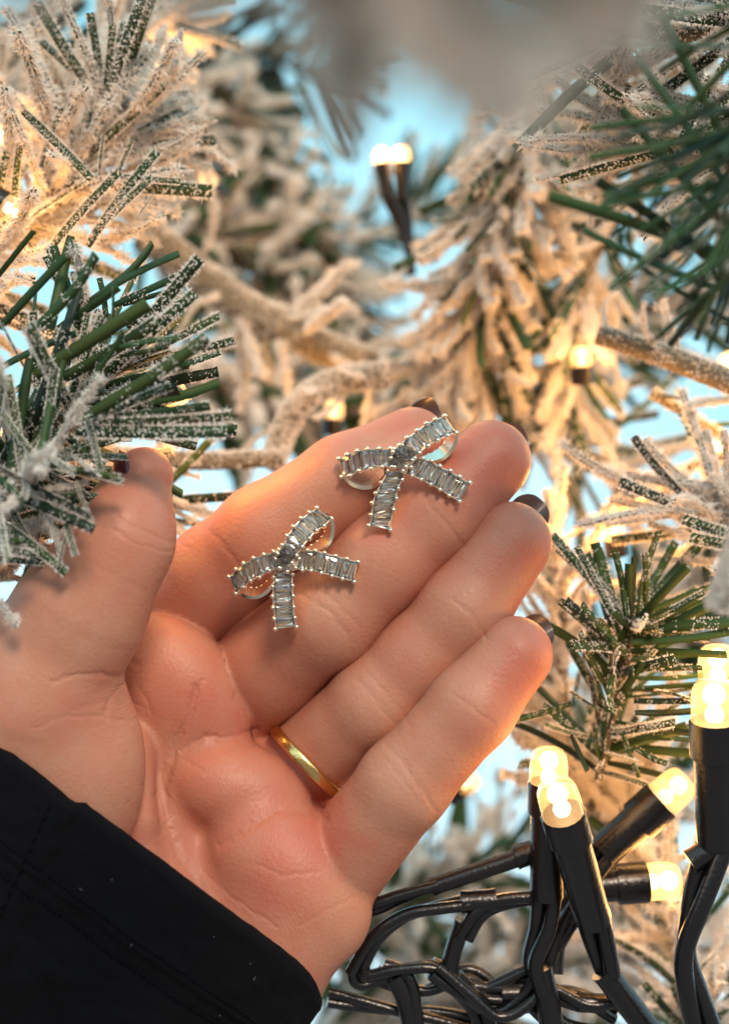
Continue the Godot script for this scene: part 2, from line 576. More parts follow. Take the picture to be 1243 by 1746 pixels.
func hand_pass(geo: Geo, cell: float, turn: int) -> void:
	var every := PackedInt32Array()
	for i in P_t.size():
		if P_g[i] in ([0, 1, 6, 2, 4] if turn == 0 else [0, 1, 6, 3, 5]): every.append(i)
	var lo := Vector3(-88, -128, -34)
	var hi := Vector3(42, 28, 52)
	var n := 4
	var big := cell * n
	var nb := Vector3i(((hi - lo) / big).ceil())
	var ids := {}
	var cx := 4096
	var val := {}       # corner value by key
	var cells := {}     # cell key -> vertex number
	var gv := PackedVector3Array()
	var lists := []     # primitives near each vertex
	var quads := []
	var near := big * 0.87 + 3.2
	var full := PackedFloat32Array()
	full.resize((n + 1) * (n + 1) * (n + 1))
	var keep := PackedByteArray()
	keep.resize(full.size())
	for bz in nb.z:
		for by in nb.y:
			for bx in nb.x:
				var o := lo + Vector3(bx, by, bz) * big
				var mid := o + Vector3.ONE * big * 0.5
				var best := 1e3
				var ds := PackedFloat32Array()
				for i in every:
					var d := prim(i, mid)
					ds.append(d)
					best = minf(best, d)
				if best > near or best < -near - 4.0: continue
				var whole := hand_d(mid, every)
				if absf(whole) > near or turn == 1 and last_finger > last_palm + FINGER_BLEND + big * 0.9: continue
				var list := PackedInt32Array()
				for j in every.size():
					var i := every[j]
					if ds[j] < best + P_k[i] + 2.0 + big * 1.75: list.append(i)
				var k := 0
				for z in n + 1:
					for y in n + 1:
						for x in n + 1:
							full[k] = hand_d(o + Vector3(x, y, z) * cell, list)
							keep[k] = 1 if turn == 0 or last_finger < last_palm + FINGER_BLEND else 0
							k += 1
				for z in n:
					for y in n:
						for x in n:
							var i0 := (z * (n + 1) + y) * (n + 1) + x
							var sum := Vector3.ZERO
							var cnt := 0
							var c8 := [full[i0], full[i0 + 1], full[i0 + n + 1], full[i0 + n + 2], full[i0 + 25], full[i0 + 26], full[i0 + 25 + n + 1], full[i0 + 25 + n + 2]]
							var mask := 0
							for e in 8:
								if c8[e] < 0.0: mask |= 1 << e
							if mask == 0 or mask == 255: continue
							if not (keep[i0] or keep[i0 + 31]): continue
							for e in CUBE_EDGES:
								var a: float = c8[e.x]
								var b: float = c8[e.y]
								if (a < 0.0) != (b < 0.0):
									var t := a / (a - b)
									sum += CUBE_CORNERS[e.x].lerp(CUBE_CORNERS[e.y], t)
									cnt += 1
							var gx := bx * n + x
							var gy := by * n + y
							var gz := bz * n + z
							cells[(gz * cx + gy) * cx + gx] = gv.size()
							gv.append(o + (Vector3(x, y, z) + sum / cnt) * cell)
							lists.append(list)
							for ax in 3:
								var inside: bool = c8[0] < 0.0
								if inside != (c8[1 << ax] < 0.0):
									quads.append([gx, gy, gz, ax, inside])
	var first := geo.v.size()
	var skin_noise := FastNoiseLite.new()
	skin_noise.frequency = 0.05
	var fine_noise := FastNoiseLite.new()
	fine_noise.frequency = 0.35
	var e := 0.12
	for i in gv.size():
		var p := gv[i]
		var list: PackedInt32Array = lists[i]
		for step in 1:
			var d := hand_d(p, list)
			var g := Vector3(hand_d(p + Vector3(e, 0, 0), list) - d, hand_d(p + Vector3(0, e, 0), list) - d, hand_d(p + Vector3(0, 0, e), list) - d) / e
			p -= (g * d / maxf(g.length_squared(), 0.3)).limit_length(cell * 0.35)
		gv[i] = p
	for i in gv.size():
		var p := gv[i]
		var list: PackedInt32Array = lists[i]
		var ee := 0.22
		var g := Vector3(hand_d(p + Vector3(ee, 0, 0), list) - hand_d(p - Vector3(ee, 0, 0), list), hand_d(p + Vector3(0, ee, 0), list) - hand_d(p - Vector3(0, ee, 0), list), hand_d(p + Vector3(0, 0, ee), list) - hand_d(p - Vector3(0, 0, ee), list)).normalized()
		geo.add(p * 0.001, g, Vector2((p.x + 90.0) / 140.0, (30.0 - p.y) / 160.0), skin_color(p, 0.0, skin_noise, fine_noise))
	for s in quads:
		var gx: int = s[0]; var gy: int = s[1]; var gz: int = s[2]; var ax: int = s[3]
		var u := (ax + 1) % 3
		var w := (ax + 2) % 3
		var du := [0, 0, 0]; du[u] = 1
		var dw := [0, 0, 0]; dw[w] = 1
		var ka := (gz * cx + gy) * cx + gx
		var su: int = (du[2] * cx + du[1]) * cx + du[0]
		var sw: int = (dw[2] * cx + dw[1]) * cx + dw[0]
		var a = cells.get(ka); var b = cells.get(ka - su); var c = cells.get(ka - su - sw); var d2 = cells.get(ka - sw)
		if a == null or b == null or c == null or d2 == null: continue
		if s[4]: geo.quad(first + a, first + d2, first + c, first + b)
		else: geo.quad(first + a, first + b, first + c, first + d2)

const CUBE_CORNERS: Array[Vector3] = [Vector3(0, 0, 0), Vector3(1, 0, 0), Vector3(0, 1, 0), Vector3(1, 1, 0), Vector3(0, 0, 1), Vector3(1, 0, 1), Vector3(0, 1, 1), Vector3(1, 1, 1)]
const CUBE_EDGES: Array[Vector2i] = [Vector2i(0, 1), Vector2i(2, 3), Vector2i(4, 5), Vector2i(6, 7), Vector2i(0, 2), Vector2i(1, 3), Vector2i(4, 6), Vector2i(5, 7), Vector2i(0, 4), Vector2i(1, 5), Vector2i(2, 6), Vector2i(3, 7)]

# the blotches of living skin: redder fingertips and pads, paler joints
var red_spots := []
func skin_color(p: Vector3, c0: float, nz: FastNoiseLite, fz: FastNoiseLite) -> Color:
	var base := Color(0.505, 0.235, 0.152)
	var red := Color(0.50, 0.152, 0.10)
	var pale := Color(0.56, 0.325, 0.225)
	var w := 0.22 + 0.5 * nz.get_noise_3dv(p) + 0.3 * nz.get_noise_3dv(p * 3.1) + 0.2 * fz.get_noise_3dv(p)
	for s in red_spots:
		var m: Vector3 = s[0]
		w += s[2] * exp(-Vector2(p.x - m.x, p.y - m.y).length_squared() / (s[1] * s[1]))
	var col := base.lerp(red, clampf(w, 0.0, 1.0)) if w > 0.0 else base.lerp(pale, clampf(-w, 0.0, 1.0))
	return col.lerp(Color(0.5, 0.2, 0.13), clampf(c0 * 0.7, 0.0, 0.3))
# ---------------------------------------------------------------- earrings, ring, sleeve
func along(pts: PackedVector3Array, t: float) -> Vector3:
	var f := clampf(t, 0.0, 1.0) * (pts.size() - 1)
	var i := mini(int(f), pts.size() - 2)
	return pts[i].lerp(pts[i + 1], f - i)

# one arm of a bow: two rails of prong beads with tapered stones between them
func bow_arm(t: Node3D, base: Vector3, top: Array, bottom: Array, z0: float, z1: float, count: int, arch := 1.0) -> void:
	var ra := PP(top, 0.0)
	var rb := PP(bottom, 0.0)
	for list in [[ra, top], [rb, bottom]]:
		for i in list[0].size():
			var f: float = float(i) / (list[0].size() - 1)
			list[0][i] = P(list[1][i][0], list[1][i][1], lerpf(z0, z1, f) + arch * sin(PI * f))
	var a := path(ra, 6)
	var b := path(rb, 6)
	var up := Vector3(0, 0, 0.001)
	# the setting: a channel under the stones
	var g := Geo.new()
	var n := 24
	for i in n:
		var a0 := along(a, float(i) / n)
		var a1 := along(a, float(i + 1) / n)
		var b0 := along(b, float(i) / n)
		var b1 := along(b, float(i + 1) / n)
		var top_h := up * -0.75
		var low := up * -1.7
		g.face4(a0 + top_h, a1 + top_h, b1 + top_h, b0 + top_h)
		g.face4(a0 + low, b0 + low, b1 + low, a1 + low)
		g.face4(a0 + up * -0.25, a0 + low, a1 + low, a1 + up * -0.25)
		g.face4(b0 + up * -0.25, b1 + up * -0.25, b1 + low, b0 + low)
		g.face4(a0.lerp(b0, 0.05) + up * -0.25, a1.lerp(b1, 0.05) + up * -0.25, a1.lerp(b1, 0.05) + top_h, a0.lerp(b0, 0.05) + top_h)
		g.face4(b0.lerp(a0, 0.05) + up * -0.25, b0.lerp(a0, 0.05) + top_h, b1.lerp(a1, 0.05) + top_h, b1.lerp(a1, 0.05) + up * -0.25)
		g.face4(a0 + up * -0.25, a1 + up * -0.25, a1.lerp(b1, 0.05) + up * -0.25, a0.lerp(b0, 0.05) + up * -0.25)
		g.face4(b0 + up * -0.25, b0.lerp(a0, 0.05) + up * -0.25, b1.lerp(a1, 0.05) + up * -0.25, b1 + up * -0.25)
	for e in [0.0, 1.0]:
		var p := along(a, e)
		var q := along(b, e)
		if e == 0.0: g.face4(p + up * -0.25, q + up * -0.25, q + up * -1.7, p + up * -1.7)
		else: g.face4(p + up * -0.25, p + up * -1.7, q + up * -1.7, q + up * -0.25)
	part("setting", g.mesh(), M.silver_dark, t, base)
	for i in count:
		var flip := 0.13 if i % 2 else -0.13
		flip *= rng.randf_range(0.4, 1.2)
		var w := 1.0 / count
		var s0 := i * w + (0.0 if i == 0 else flip * w)
		var s1 := (i + 1) * w - (0.0 if i == count - 1 else flip * w)
		var u0 := i * w - (0.0 if i == 0 else flip * w)
		var u1 := (i + 1) * w + (0.0 if i == count - 1 else flip * w)
		var gap := 0.05 * w
		var tip := up * rng.randf_range(-0.3, 0.3)
		var tip2 := up * rng.randf_range(-0.3, 0.3)
		part("stone", stone([along(a, s0 + gap).lerp(along(b, u0 + gap), 0.07) + tip, along(a, s1 - gap).lerp(along(b, u1 - gap), 0.07) + tip2, along(b, u1 - gap).lerp(along(a, s1 - gap), 0.07) + tip2, along(b, u0 + gap).lerp(along(a, s0 + gap), 0.07) + tip]), M.stones[rng.randi() % 3], t, base)
	for list in [ra, rb]:
		for p in list:
			part("prong", bead(), M.silver, t, base).position = p - base + Vector3(0, 0, 0.00015)

# a step-cut baguette from its four girdle corners
func stone(q: Array) -> ArrayMesh:
	var g := Geo.new()
	var c: Vector3 = (q[0] + q[1] + q[2] + q[3]) * 0.25
	var up := Vector3(0, 0, 0.001)
	var r1 := []
	var r2 := []
	var lo := []
	for p: Vector3 in q:
		r1.append(p.lerp(c, 0.16) + up * 0.22)
		r2.append(p.lerp(c, 0.42) + up * 0.38)
		lo.append(p.lerp(c, 0.1) - up * 0.1)
	var k0: Vector3 = (q[0] + q[1]) * 0.5 * 0.75 + c * 0.25 - up * 0.62
	var k1: Vector3 = (q[2] + q[3]) * 0.5 * 0.75 + c * 0.25 - up * 0.62
	for i in 4:
		var j := (i + 1) % 4
		g.face4(q[i], r1[i], r1[j], q[j])
		g.face4(r1[i], r2[i], r2[j], r1[j])
		g.face4(q[j], lo[j], lo[i], q[i])
	g.face4(r2[0], r2[3], r2[2], r2[1])
	g.face(lo[0], lo[1], k0)
	g.face(lo[2], lo[3], k1)
	g.face4(lo[1], lo[2], k1, k0)
	g.face4(lo[3], lo[0], k0, k1)
	return fix(g, c)

# turns every flat triangle so that it faces away from a centre
func fix(g: Geo, c: Vector3) -> ArrayMesh:
	for i in range(0, g.ix.size(), 3):
		var a := g.v[g.ix[i]]
		var b := g.v[g.ix[i + 1]]
		var d := g.v[g.ix[i + 2]]
		var nn := (d - a).cross(b - a)
		if nn.dot((a + b + d) / 3.0 - c) < 0.0:
			var s := g.ix[i + 1]
			g.ix[i + 1] = g.ix[i + 2]
			g.ix[i + 2] = s
			nn = -nn
		for k in 3:
			g.n[g.ix[i + k]] = nn.normalized()
	return g.mesh()

var bead_mesh: ArrayMesh
func bead() -> ArrayMesh:
	if bead_mesh == null:
		var g := Geo.new()
		g.ball(Vector3.ZERO, Vector3.ONE * 0.00047, Basis(), 8, 12)
		g.tube(PackedVector3Array([Vector3(0, 0, -0.0017), Vector3(0, 0, 0)]), PackedFloat32Array([0.00034, 0.00034]), 8)
		bead_mesh = g.mesh()
	return bead_mesh

# a ribbon of metal between two edges, with thickness
func ribbon(front: PackedVector3Array, back: PackedVector3Array, th: float) -> ArrayMesh:
	var g := Geo.new()
	var n := 22
	var pts := [[], [], [], []]
	for i in n + 1:
		var f := along(front, float(i) / n)
		var b := along(back, float(i) / n)
		var t := (along(front, (i + 0.5) / n) - along(front, (i - 0.5) / n)).normalized()
		var o := t.cross(b - f).normalized() * th * 0.5
		pts[0].append(f + o); pts[1].append(b + o); pts[2].append(b - o); pts[3].append(f - o)
	for s in 4:
		var u: Array = pts[s]
		var w: Array = pts[(s + 1) % 4]
		var first := g.v.size()
		for i in n + 1:
			var nn: Vector3 = (u[i] + w[i]) * 0.5 - (pts[0][i] + pts[1][i] + pts[2][i] + pts[3][i]) * 0.25
			g.add(u[i], nn.normalized())
			g.add(w[i], nn.normalized())
		for i in n:
			var k := first + i * 2
			g.quad(k, k + 1, k + 3, k + 2)
	return g.mesh()

func bow(label: String, at: Vector3, arms: Array, loops: Array, knot: Array, lift: float) -> void:
	for a in arms:
		a[2] += lift
		a[3] += lift
	knot[2] += lift - 0.6
	for l in loops:
		for e in 2:
			for q in l[e]:
				q[2] += lift + (-0.2 if e == 1 else 0.0)
				q[1] -= 6.0 if e == 1 else 0.0
	var t := thing("bow_earring", label, "earring", at, "pair of bow earrings across the fingers")
	for a in arms:
		bow_arm(t, at, a[0], a[1], a[2], a[3], a[4], a[5])
	for l in loops:
		part("back_loop", ribbon(path(PP(l[0], 0), 8), path(PP(l[1], 0), 8), 0.0007), M.silver, t, at)
	for l in loops:
		var inner := path(PP(l[1], 0), 8)
		for i in 6:
			part("prong", bead(), M.silver, t, at).position = along(inner, 0.12 + i * 0.14) - at
	# the knot: a cluster of small round stones in a raised cup
	var cup := Geo.new()
	var kc := P(knot[0], knot[1], knot[2])
	cup.ball(kc - Vector3(0, 0, 0.0012), Vector3(0.0021, 0.0023, 0.0009), Basis(Vector3.BACK, 0.5), 8, 14)
	part("knot", cup.mesh(), M.silver_dark, t, at)
	for i in 6:
		var a := TAU * i / 6.0 + 0.3
		var r := 0.0 if i == 5 else 0.00155
		var c := kc + Vector3(cos(a) * r, sin(a) * r, 0.0001 if i == 5 else -0.0003)
		var q := []
		for k in 4:
			q.append(c + Vector3(cos(a + k * PI / 2), sin(a + k * PI / 2), 0) * 0.00098)
		part("stone", stone(q), M.stones[i % 3], t, at)
	for i in 8:
		var a := TAU * i / 8.0
		part("prong", bead(), M.silver, t, at).position = kc - at + Vector3(cos(a) * 0.0021, sin(a) * 0.0023, -0.0004)
	var post := Geo.new()
	post.tube(PackedVector3Array([kc - Vector3(0, 0, 0.002), kc - Vector3(0, 0, 0.009)]), PackedFloat32Array([0.0004, 0.0004]), 8)
	part("post", post.mesh(), M.silver, t, at)

func make_jewels() -> void:
	bow("silver bow earring set with baguette stones, the one nearer the palm", P(490, 960, 16), [
		[[[391, 984], [403, 971], [416, 961], [433, 952], [451, 946], [467, 941], [484, 936]], [[403, 1012], [416, 1001], [428, 990], [443, 984], [460, 973], [479, 969], [494, 964]], 15.0, 19.5, 10, 1.4],
		[[[541, 866], [528, 874], [514, 884], [501, 898], [490, 914], [482, 930], [474, 944]], [[566, 884], [553, 897], [540, 905], [528, 918], [516, 932], [506, 947], [498, 960]], 16.5, 20.0, 10, 1.4],
		[[[508, 940], [524, 938], [538, 939], [554, 943], [573, 948], [592, 953], [611, 958]], [[500, 969], [516, 972], [531, 973], [548, 977], [566, 982], [584, 987], [604, 992]], 18.5, 18.0, 10, 0.4],
		[[[470, 962], [467, 984], [465, 1000], [465, 1017], [466, 1036], [468, 1055], [470, 1073]], [[500, 960], [499, 979], [499, 998], [500, 1016], [501, 1035], [503, 1053], [506, 1069]], 18.0, 17.5, 10, 0.4],
	], [
		[[[400, 1005, 14], [416, 1016, 13.2], [434, 1019, 13], [452, 1012, 14], [470, 992, 16]], [[403, 985, 12], [418, 1005, 11], [436, 1010, 10.5], [452, 1003, 11], [468, 985, 13]]],
		[[[566, 886, 16], [568, 905, 15.3], [562, 925, 15], [548, 940, 16], [526, 950, 17]], [[555, 882, 13.5], [559, 902, 12.5], [552, 920, 12], [538, 934, 13], [518, 944, 14]]],
	], [490, 953, 20.6], 1.5)
	bow("silver bow earring set with baguette stones, the one nearer the fingertips", P(690, 785, 16), [
		[[[578, 782], [592, 775], [609, 769], [627, 766], [647, 765], [666, 765], [681, 762]], [[583, 813], [597, 811], [613, 803], [633, 799], [652, 796], [668, 796], [688, 792]], 14.5, 19.0, 10, 1.4],
		[[[758, 709], [742, 715], [727, 722], [711, 734], [694, 746], [681, 759], [670, 771]], [[778, 738], [763, 743], [746, 751], [730, 760], [715, 772], [703, 785], [692, 796]], 16.0, 19.5, 10, 1.4],
		[[[706, 779], [721, 782], [736, 786], [750, 795], [768, 803], [784, 813], [801, 823]], [[690, 806], [702, 811], [718, 818], [734, 826], [750, 835], [766, 845], [783, 855]], 18.0, 18.6, 10, 0.4],
		[[[661, 803], [650, 823], [641, 841], [635, 858], [633, 878], [629, 896]], [[692, 802], [686, 818], [679, 833], [676, 850], [671, 869], [666, 904]], 18.0, 17.4, 9, 0.4],
	], [
		[[[586, 812, 13.5], [600, 826, 12.8], [620, 832, 12.6], [640, 828, 13.5], [658, 810, 15.5]], [[588, 800, 11.5], [602, 816, 10.5], [622, 823, 10], [640, 818, 11], [656, 802, 13]]],
		[[[778, 740, 15.5], [776, 756, 15], [765, 774, 14.8], [748, 786, 15.5], [724, 792, 16.5]], [[768, 737, 13], [766, 752, 12.2], [754, 768, 12], [738, 780, 13], [716, 788, 14]]],
	], [687, 781, 20.2], 1.4)
	# wedding band round the ring finger
	var c := P(525, 1301, 0.0)
	var ax := (P(640, 1195, 8) - P(470, 1345, -6)).normalized()
	ax = Vector3(ax.x, ax.y, -0.10).normalized()
	var ring := thing("finger_ring", "plain gold band round the base of the ring finger", "ring", c)
	var side := ax.cross(Vector3.BACK).normalized()
	var up := side.cross(ax)
	var g := Geo.new()
	var prof := [[-1.1, 0.05], [-1.07, 0.7], [-0.9, 0.95], [-0.4, 1.05], [0.4, 1.05], [0.9, 0.95], [1.07, 0.7], [1.1, 0.05], [0.9, -0.1], [-0.9, -0.1]]
	var seg := 64
	var m := prof.size()
	for i in seg + 1:
		var a := TAU * i / seg
		var d := side * cos(a) + up * sin(a)
		for j in m:
			var rr: float = 8.75 + prof[j][1] * 0.95
			var pj = prof[(j + 1) % m]; var pi = prof[(j + m - 1) % m]
			var tn := Vector2(pj[0] - pi[0], pj[1] - pi[1]).normalized()
			g.add((d * rr + ax * prof[j][0] * 0.98) * 0.001, (d * tn.x - ax * tn.y).normalized())
	for i in seg:
		for j in m:
			var k := i * m
			g.quad(k + j, k + (j + 1) % m, k + m + (j + 1) % m, k + m + j)
	part("band", g.mesh(), M.gold, ring, Vector3.ZERO)

# the cuff: a flattened tube of cloth with a rolled hem, seams and stitches
func sleeve_point(a: float, v: float) -> Array:
	# a: round the arm (PI/2 faces the viewer), v: millimetres back from the hem
	var c := mmP(195, 1359, 9)
	var ax := Vector3(-0.60, -0.80, -0.05).normalized()
	var side := Vector3(0.80, -0.60, 0.0)
	side = (side - ax * side.dot(ax)).normalized()
	var up := side.cross(ax)
	if up.z < 0: up = -up
	var wide := 55.0 + 0.05 * v
	var deep := 30.0 + 0.04 * v
	if a > 1.62 and a < 2.4: v += 0.9 * smoothstep(2.4, 1.62, a) * exp(-v * 0.2)
	var x := signf(cos(a)) * absf(cos(a)) * wide
	var y := signf(sin(a)) * absf(sin(a)) * deep
	var skew := -4.4 * sin(a) + 2.6 * cos(a) * cos(a) + 6.0 * exp(-pow(wrapf(a, -PI, PI) / 0.42, 2.0))
	return [c + ax * (v + skew) + side * x + up * y, (side * x / (wide * wide) + up * y / (deep * deep)).normalized(), ax]
func sleeve_at(a: float, v: float, nz: FastNoiseLite) -> Vector3:
	var q := sleeve_point(a, maxf(v, 0.0))
	var wr := nz.get_noise_2d(a * 9.0, v * 0.16) * 2.6 * smoothstep(0.0, 30.0, v) + nz.get_noise_2d(a * 26.0, v * 0.5 + 40.0) * 0.6
	var hem := -0.55 * exp(-pow((v - 13.6) / 0.7, 2.0)) + 0.35 * exp(-pow((v - 12.2) / 1.0, 2.0)) - 0.3 * exp(-pow((v - 15.4) / 0.6, 2.0))
	var sa := a - 1.63 + 0.004 * v
	var seam := -0.7 * exp(-pow(sa / 0.012, 2.0)) + 0.35 * exp(-pow((sa - 0.035) / 0.03, 2.0)) + 0.15 * exp(-pow((sa + 0.04) / 0.03, 2.0))
	return q[0] + q[1] * (wr + hem + seam)
func make_sleeve() -> void:
	var base := P(195, 1359, 9)
	var t := thing("sleeve", "black cloth jacket sleeve with a stitched hem covering the wrist", "sleeve", base)
	var nz := FastNoiseLite.new()
	nz.frequency = 0.25
	nz.seed = 4
	var g := Geo.new()
	var nu := 260
	var vs := []
	for k in 6:
		vs.append([-1, k])                       # inner side, from deep inside out to the hem
	for k in 5:
		vs.append([0, k])                        # rolled edge
	for k in 110:
		vs.append([1, k])
	for row in vs:
		for j in nu + 1:
			var a := TAU * (j % nu) / nu
			var q := sleeve_point(a, 0.0)
			var p: Vector3
			if row[0] == -1:
				p = sleeve_at(a, 30.0 - row[1] * 6.0, nz) - q[1] * 3.2
			elif row[0] == 0:
				var b: float = PI * (1.0 - row[1] / 4.0)
				p = sleeve_at(a, 0.0, nz) - q[1] * 1.6 + q[1] * 1.6 * cos(b) - q[2] * 1.6 * sin(b)
			else:
				p = sleeve_at(a, 0.3 + row[1] * (0.45 if row[1] < 60 else 0.45) + maxf(0.0, row[1] - 60) * 0.9, nz)
			g.add(p * 0.001, Vector3.UP, Vector2(float(j) / nu, 0))
	var m := nu + 1
	var rows := vs.size()
	for i in rows:
		for j in m:
			var du := g.v[i * m + (j + 1 if j < nu else 1)] - g.v[i * m + (j - 1 if j > 0 else nu - 1)]
			var dv := g.v[mini(i + 1, rows - 1) * m + j] - g.v[maxi(i - 1, 0) * m + j]
			g.n[i * m + j] = dv.cross(du).normalized()
	for i in rows - 1:
		for j in nu:
			var k := i * m + j
			g.quad(k, k + m, k + m + 1, k + 1)
	# normals and faces agree with the outside
	var q0 := sleeve_point(PI / 2, 20.0)
	var probe := 60 * m + nu / 4
	if g.n[probe].dot(q0[1]) < 0.0:
		for i in g.n.size(): g.n[i] = -g.n[i]
	var fa := g.v[probe]; var fb := g.v[probe + m]; var fc := g.v[probe + m + 1]
	if (fc - fa).cross(fb - fa).dot(q0[1]) < 0.0:
		for i in range(0, g.ix.size(), 3):
			var s := g.ix[i + 1]; g.ix[i + 1] = g.ix[i + 2]; g.ix[i + 2] = s
	part("cuff", g.mesh(), M.cloth, t, base)
	var st := Geo.new()
	for line in 2:
		for i in 150:
			var a0: float = 0.25 + i * 0.0185
			var v: float = 11.4 if line == 0 else 15.9
			var p0 := sleeve_at(a0, v, nz); var p1 := sleeve_at(a0 + 0.012, v, nz)
			var nn: Vector3 = sleeve_point(a0, v)[1]
			st.tube(PackedVector3Array([p0 * 0.001, (p0 + p1) * 0.0005 + nn * 0.00025, p1 * 0.001]), PackedFloat32Array([0.00014, 0.00018, 0.00014]), 5)
	for i in 34:
		var v0 := 1.0 + i * 2.0
		var p0 := sleeve_at(1.70 - 0.004 * v0, v0, nz); var p1 := sleeve_at(1.70 - 0.004 * v0, v0 + 1.3, nz)
		var nn: Vector3 = sleeve_point(1.7, v0)[1]
		st.tube(PackedVector3Array([p0 * 0.001, (p0 + p1) * 0.0005 + nn * 0.00025, p1 * 0.001]), PackedFloat32Array([0.00014, 0.00018, 0.00014]), 5)
	part("stitching", st.mesh(), M.thread, t, base, "stuff")
	var li := Geo.new()
	for i in 26:
		var a := rng.randf_range(0.5, 2.4)
		var v := rng.randf_range(3, 55)
		var p := sleeve_at(a, v, nz) * 0.001
		var nn: Vector3 = sleeve_point(a, v)[1]
		var d := Vector3(rng.randf_range(-1, 1), rng.randf_range(-1, 1), 0) * rng.randf_range(0.0001, 0.0007)
		li.tube(PackedVector3Array([p, p + d + nn * 0.0002]), PackedFloat32Array([0.00005, 0.00004]), 4)
	part("lint", li.mesh(), M.lint, t, base, "stuff")
# ---------------------------------------------------------------- frosted branches
# A needle lies along +Y from its foot, its flat face towards +Z. Lengths in millimetres.
func needle_curve(length: float, bend: float, t: float) -> Vector3:
	return Vector3(bend * 0.25 * sin(t * 2.4) * length * 0.25, length * t * (1.0 - 0.12 * absf(bend) * t), bend * length * 0.5 * t * t)

func strip(g: Geo, length: float, width: float, bend: float, col: Color, thick := 0.32, xf := Transform3D()) -> void:
	var n := 9
	var first := g.v.size()
	for i in n + 1:
		var t := float(i) / n
		var p := needle_curve(length, bend, t)
		var d := (needle_curve(length, bend, t + 0.02) - needle_curve(length, bend, t - 0.02)).normalized()
		var nz := Vector3.RIGHT.cross(d).normalized()
		var w := width * 0.5 * (0.75 + 0.25 * minf(t * 5.0, 1.0))
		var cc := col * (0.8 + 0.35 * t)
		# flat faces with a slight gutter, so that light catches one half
		var ring := [p + Vector3.LEFT * w, p + nz * thick * 0.35, p + Vector3.RIGHT * w, p - nz * thick * 0.5]
		var nn := [(Vector3.LEFT * 0.5 + nz * 0.2).normalized(), nz, (Vector3.RIGHT * 0.5 + nz * 0.2).normalized(), -nz]
		for k in 4:
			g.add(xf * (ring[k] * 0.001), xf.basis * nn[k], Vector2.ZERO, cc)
	for i in n:
		for k in 4:
			var a := first + i * 4 + k
			var b := first + i * 4 + (k + 1) % 4
			g.quad(a, b, b + 4, a + 4)
	for e: int in [first, first + n * 4]:
		g.face4(g.v[e], g.v[e + 1], g.v[e + 2], g.v[e + 3], col * 1.3)

func spike(g: Geo, at: Vector3, dir: Vector3, len: float, r: float, xf := Transform3D()) -> void:
	var s := dir.cross(Vector3(0.31, 0.57, 0.76)).normalized()
	var u := dir.cross(s)
	var p := []
	for k in 3:
		var a := TAU * k / 3.0
		p.append(xf * ((at + (s * cos(a) + u * sin(a)) * r) * 0.001))
	var tip := xf * ((at + dir * len) * 0.001)
	for k in 3:
		var a: Vector3 = p[k]
		var b: Vector3 = p[(k + 1) % 3]
		g.face(a, b, tip)

# frost grown on a needle: cover 0..1, fuzz = height of the crystals, core = radius of the packed snow inside
func frost(g: Geo, length: float, width: float, bend: float, cover: float, count: int, fuzz: float, core: float, r: RandomNumberGenerator, xf := Transform3D()) -> void:
	var nz := FastNoiseLite.new()
	nz.seed = r.randi() % 1000
	nz.frequency = 0.12
	if core > 0.0:
		var pts := PackedVector3Array()
		var rad := PackedFloat32Array()
		for i in 13:
			var t := 0.08 + 0.95 * i / 12.0
			pts.append(xf * (needle_curve(length, bend, t) * 0.001))
			rad.append(core * 0.001 * xf.basis.get_scale().x * (0.55 + 1.5 * absf(nz.get_noise_1d(t * 90.0))) * sqrt(maxf(0.0, minf(1.0, minf((t - 0.06) * 7.0, (1.045 - t) * 14.0)))))
		var wob := FastNoiseLite.new()
		wob.seed = r.randi() % 1000
		wob.frequency = 0.6
		g.tube(pts, rad, 9, true, Color.WHITE, wob, 0.8)
	for i in count:
		var t := r.randf()
		t = t if cover > 0.6 else pow(t, 0.75)
		var patch := nz.get_noise_2d(t * length * 1.6, 7.0) * 0.5 + 0.5
		if patch > cover + 0.02 and cover < 0.95: continue
		if cover < 0.95 and r.randf() > 0.35 + 1.3 * (cover - patch + 0.15) + 0.3 * t: continue
		var p := needle_curve(length, bend, t)
		var d := (needle_curve(length, bend, t + 0.02) - needle_curve(length, bend, t - 0.02)).normalized()
		var face := Vector3.RIGHT.cross(d).normalized()
		var a := r.randf() * TAU
		var edge := r.randf() < 0.55 and core <= 0.0
		var out: Vector3
		if edge:
			out = Vector3.RIGHT * (1.0 if r.randf() < 0.5 else -1.0)
			p += out * width * 0.5 + face * r.randf_range(-0.2, 0.2)
		else:
			out = Vector3.RIGHT * cos(a) + face * sin(a)
			p += Vector3.RIGHT * cos(a) * maxf(width * 0.5, core) * (r.randf() if core <= 0.0 else 0.95) + face * sin(a) * maxf(0.2, core * 0.95)
		out = (out + Vector3(r.randf_range(-1, 1), r.randf_range(-1, 1), r.randf_range(-1, 1)) * 0.75).normalized()
		var h := fuzz * r.randf_range(0.3, 1.0) * (1.0 if r.randf() < 0.85 else 1.6)
		var wide := r.randf_range(0.12, 0.26)
		if core > 0.0:
			h *= 0.3 + 1.4 * smoothstep(0.3, 0.75, patch)
			wide = r.randf_range(0.07, 0.17)
		spike(g, p, out, h, fuzz * wide, xf)

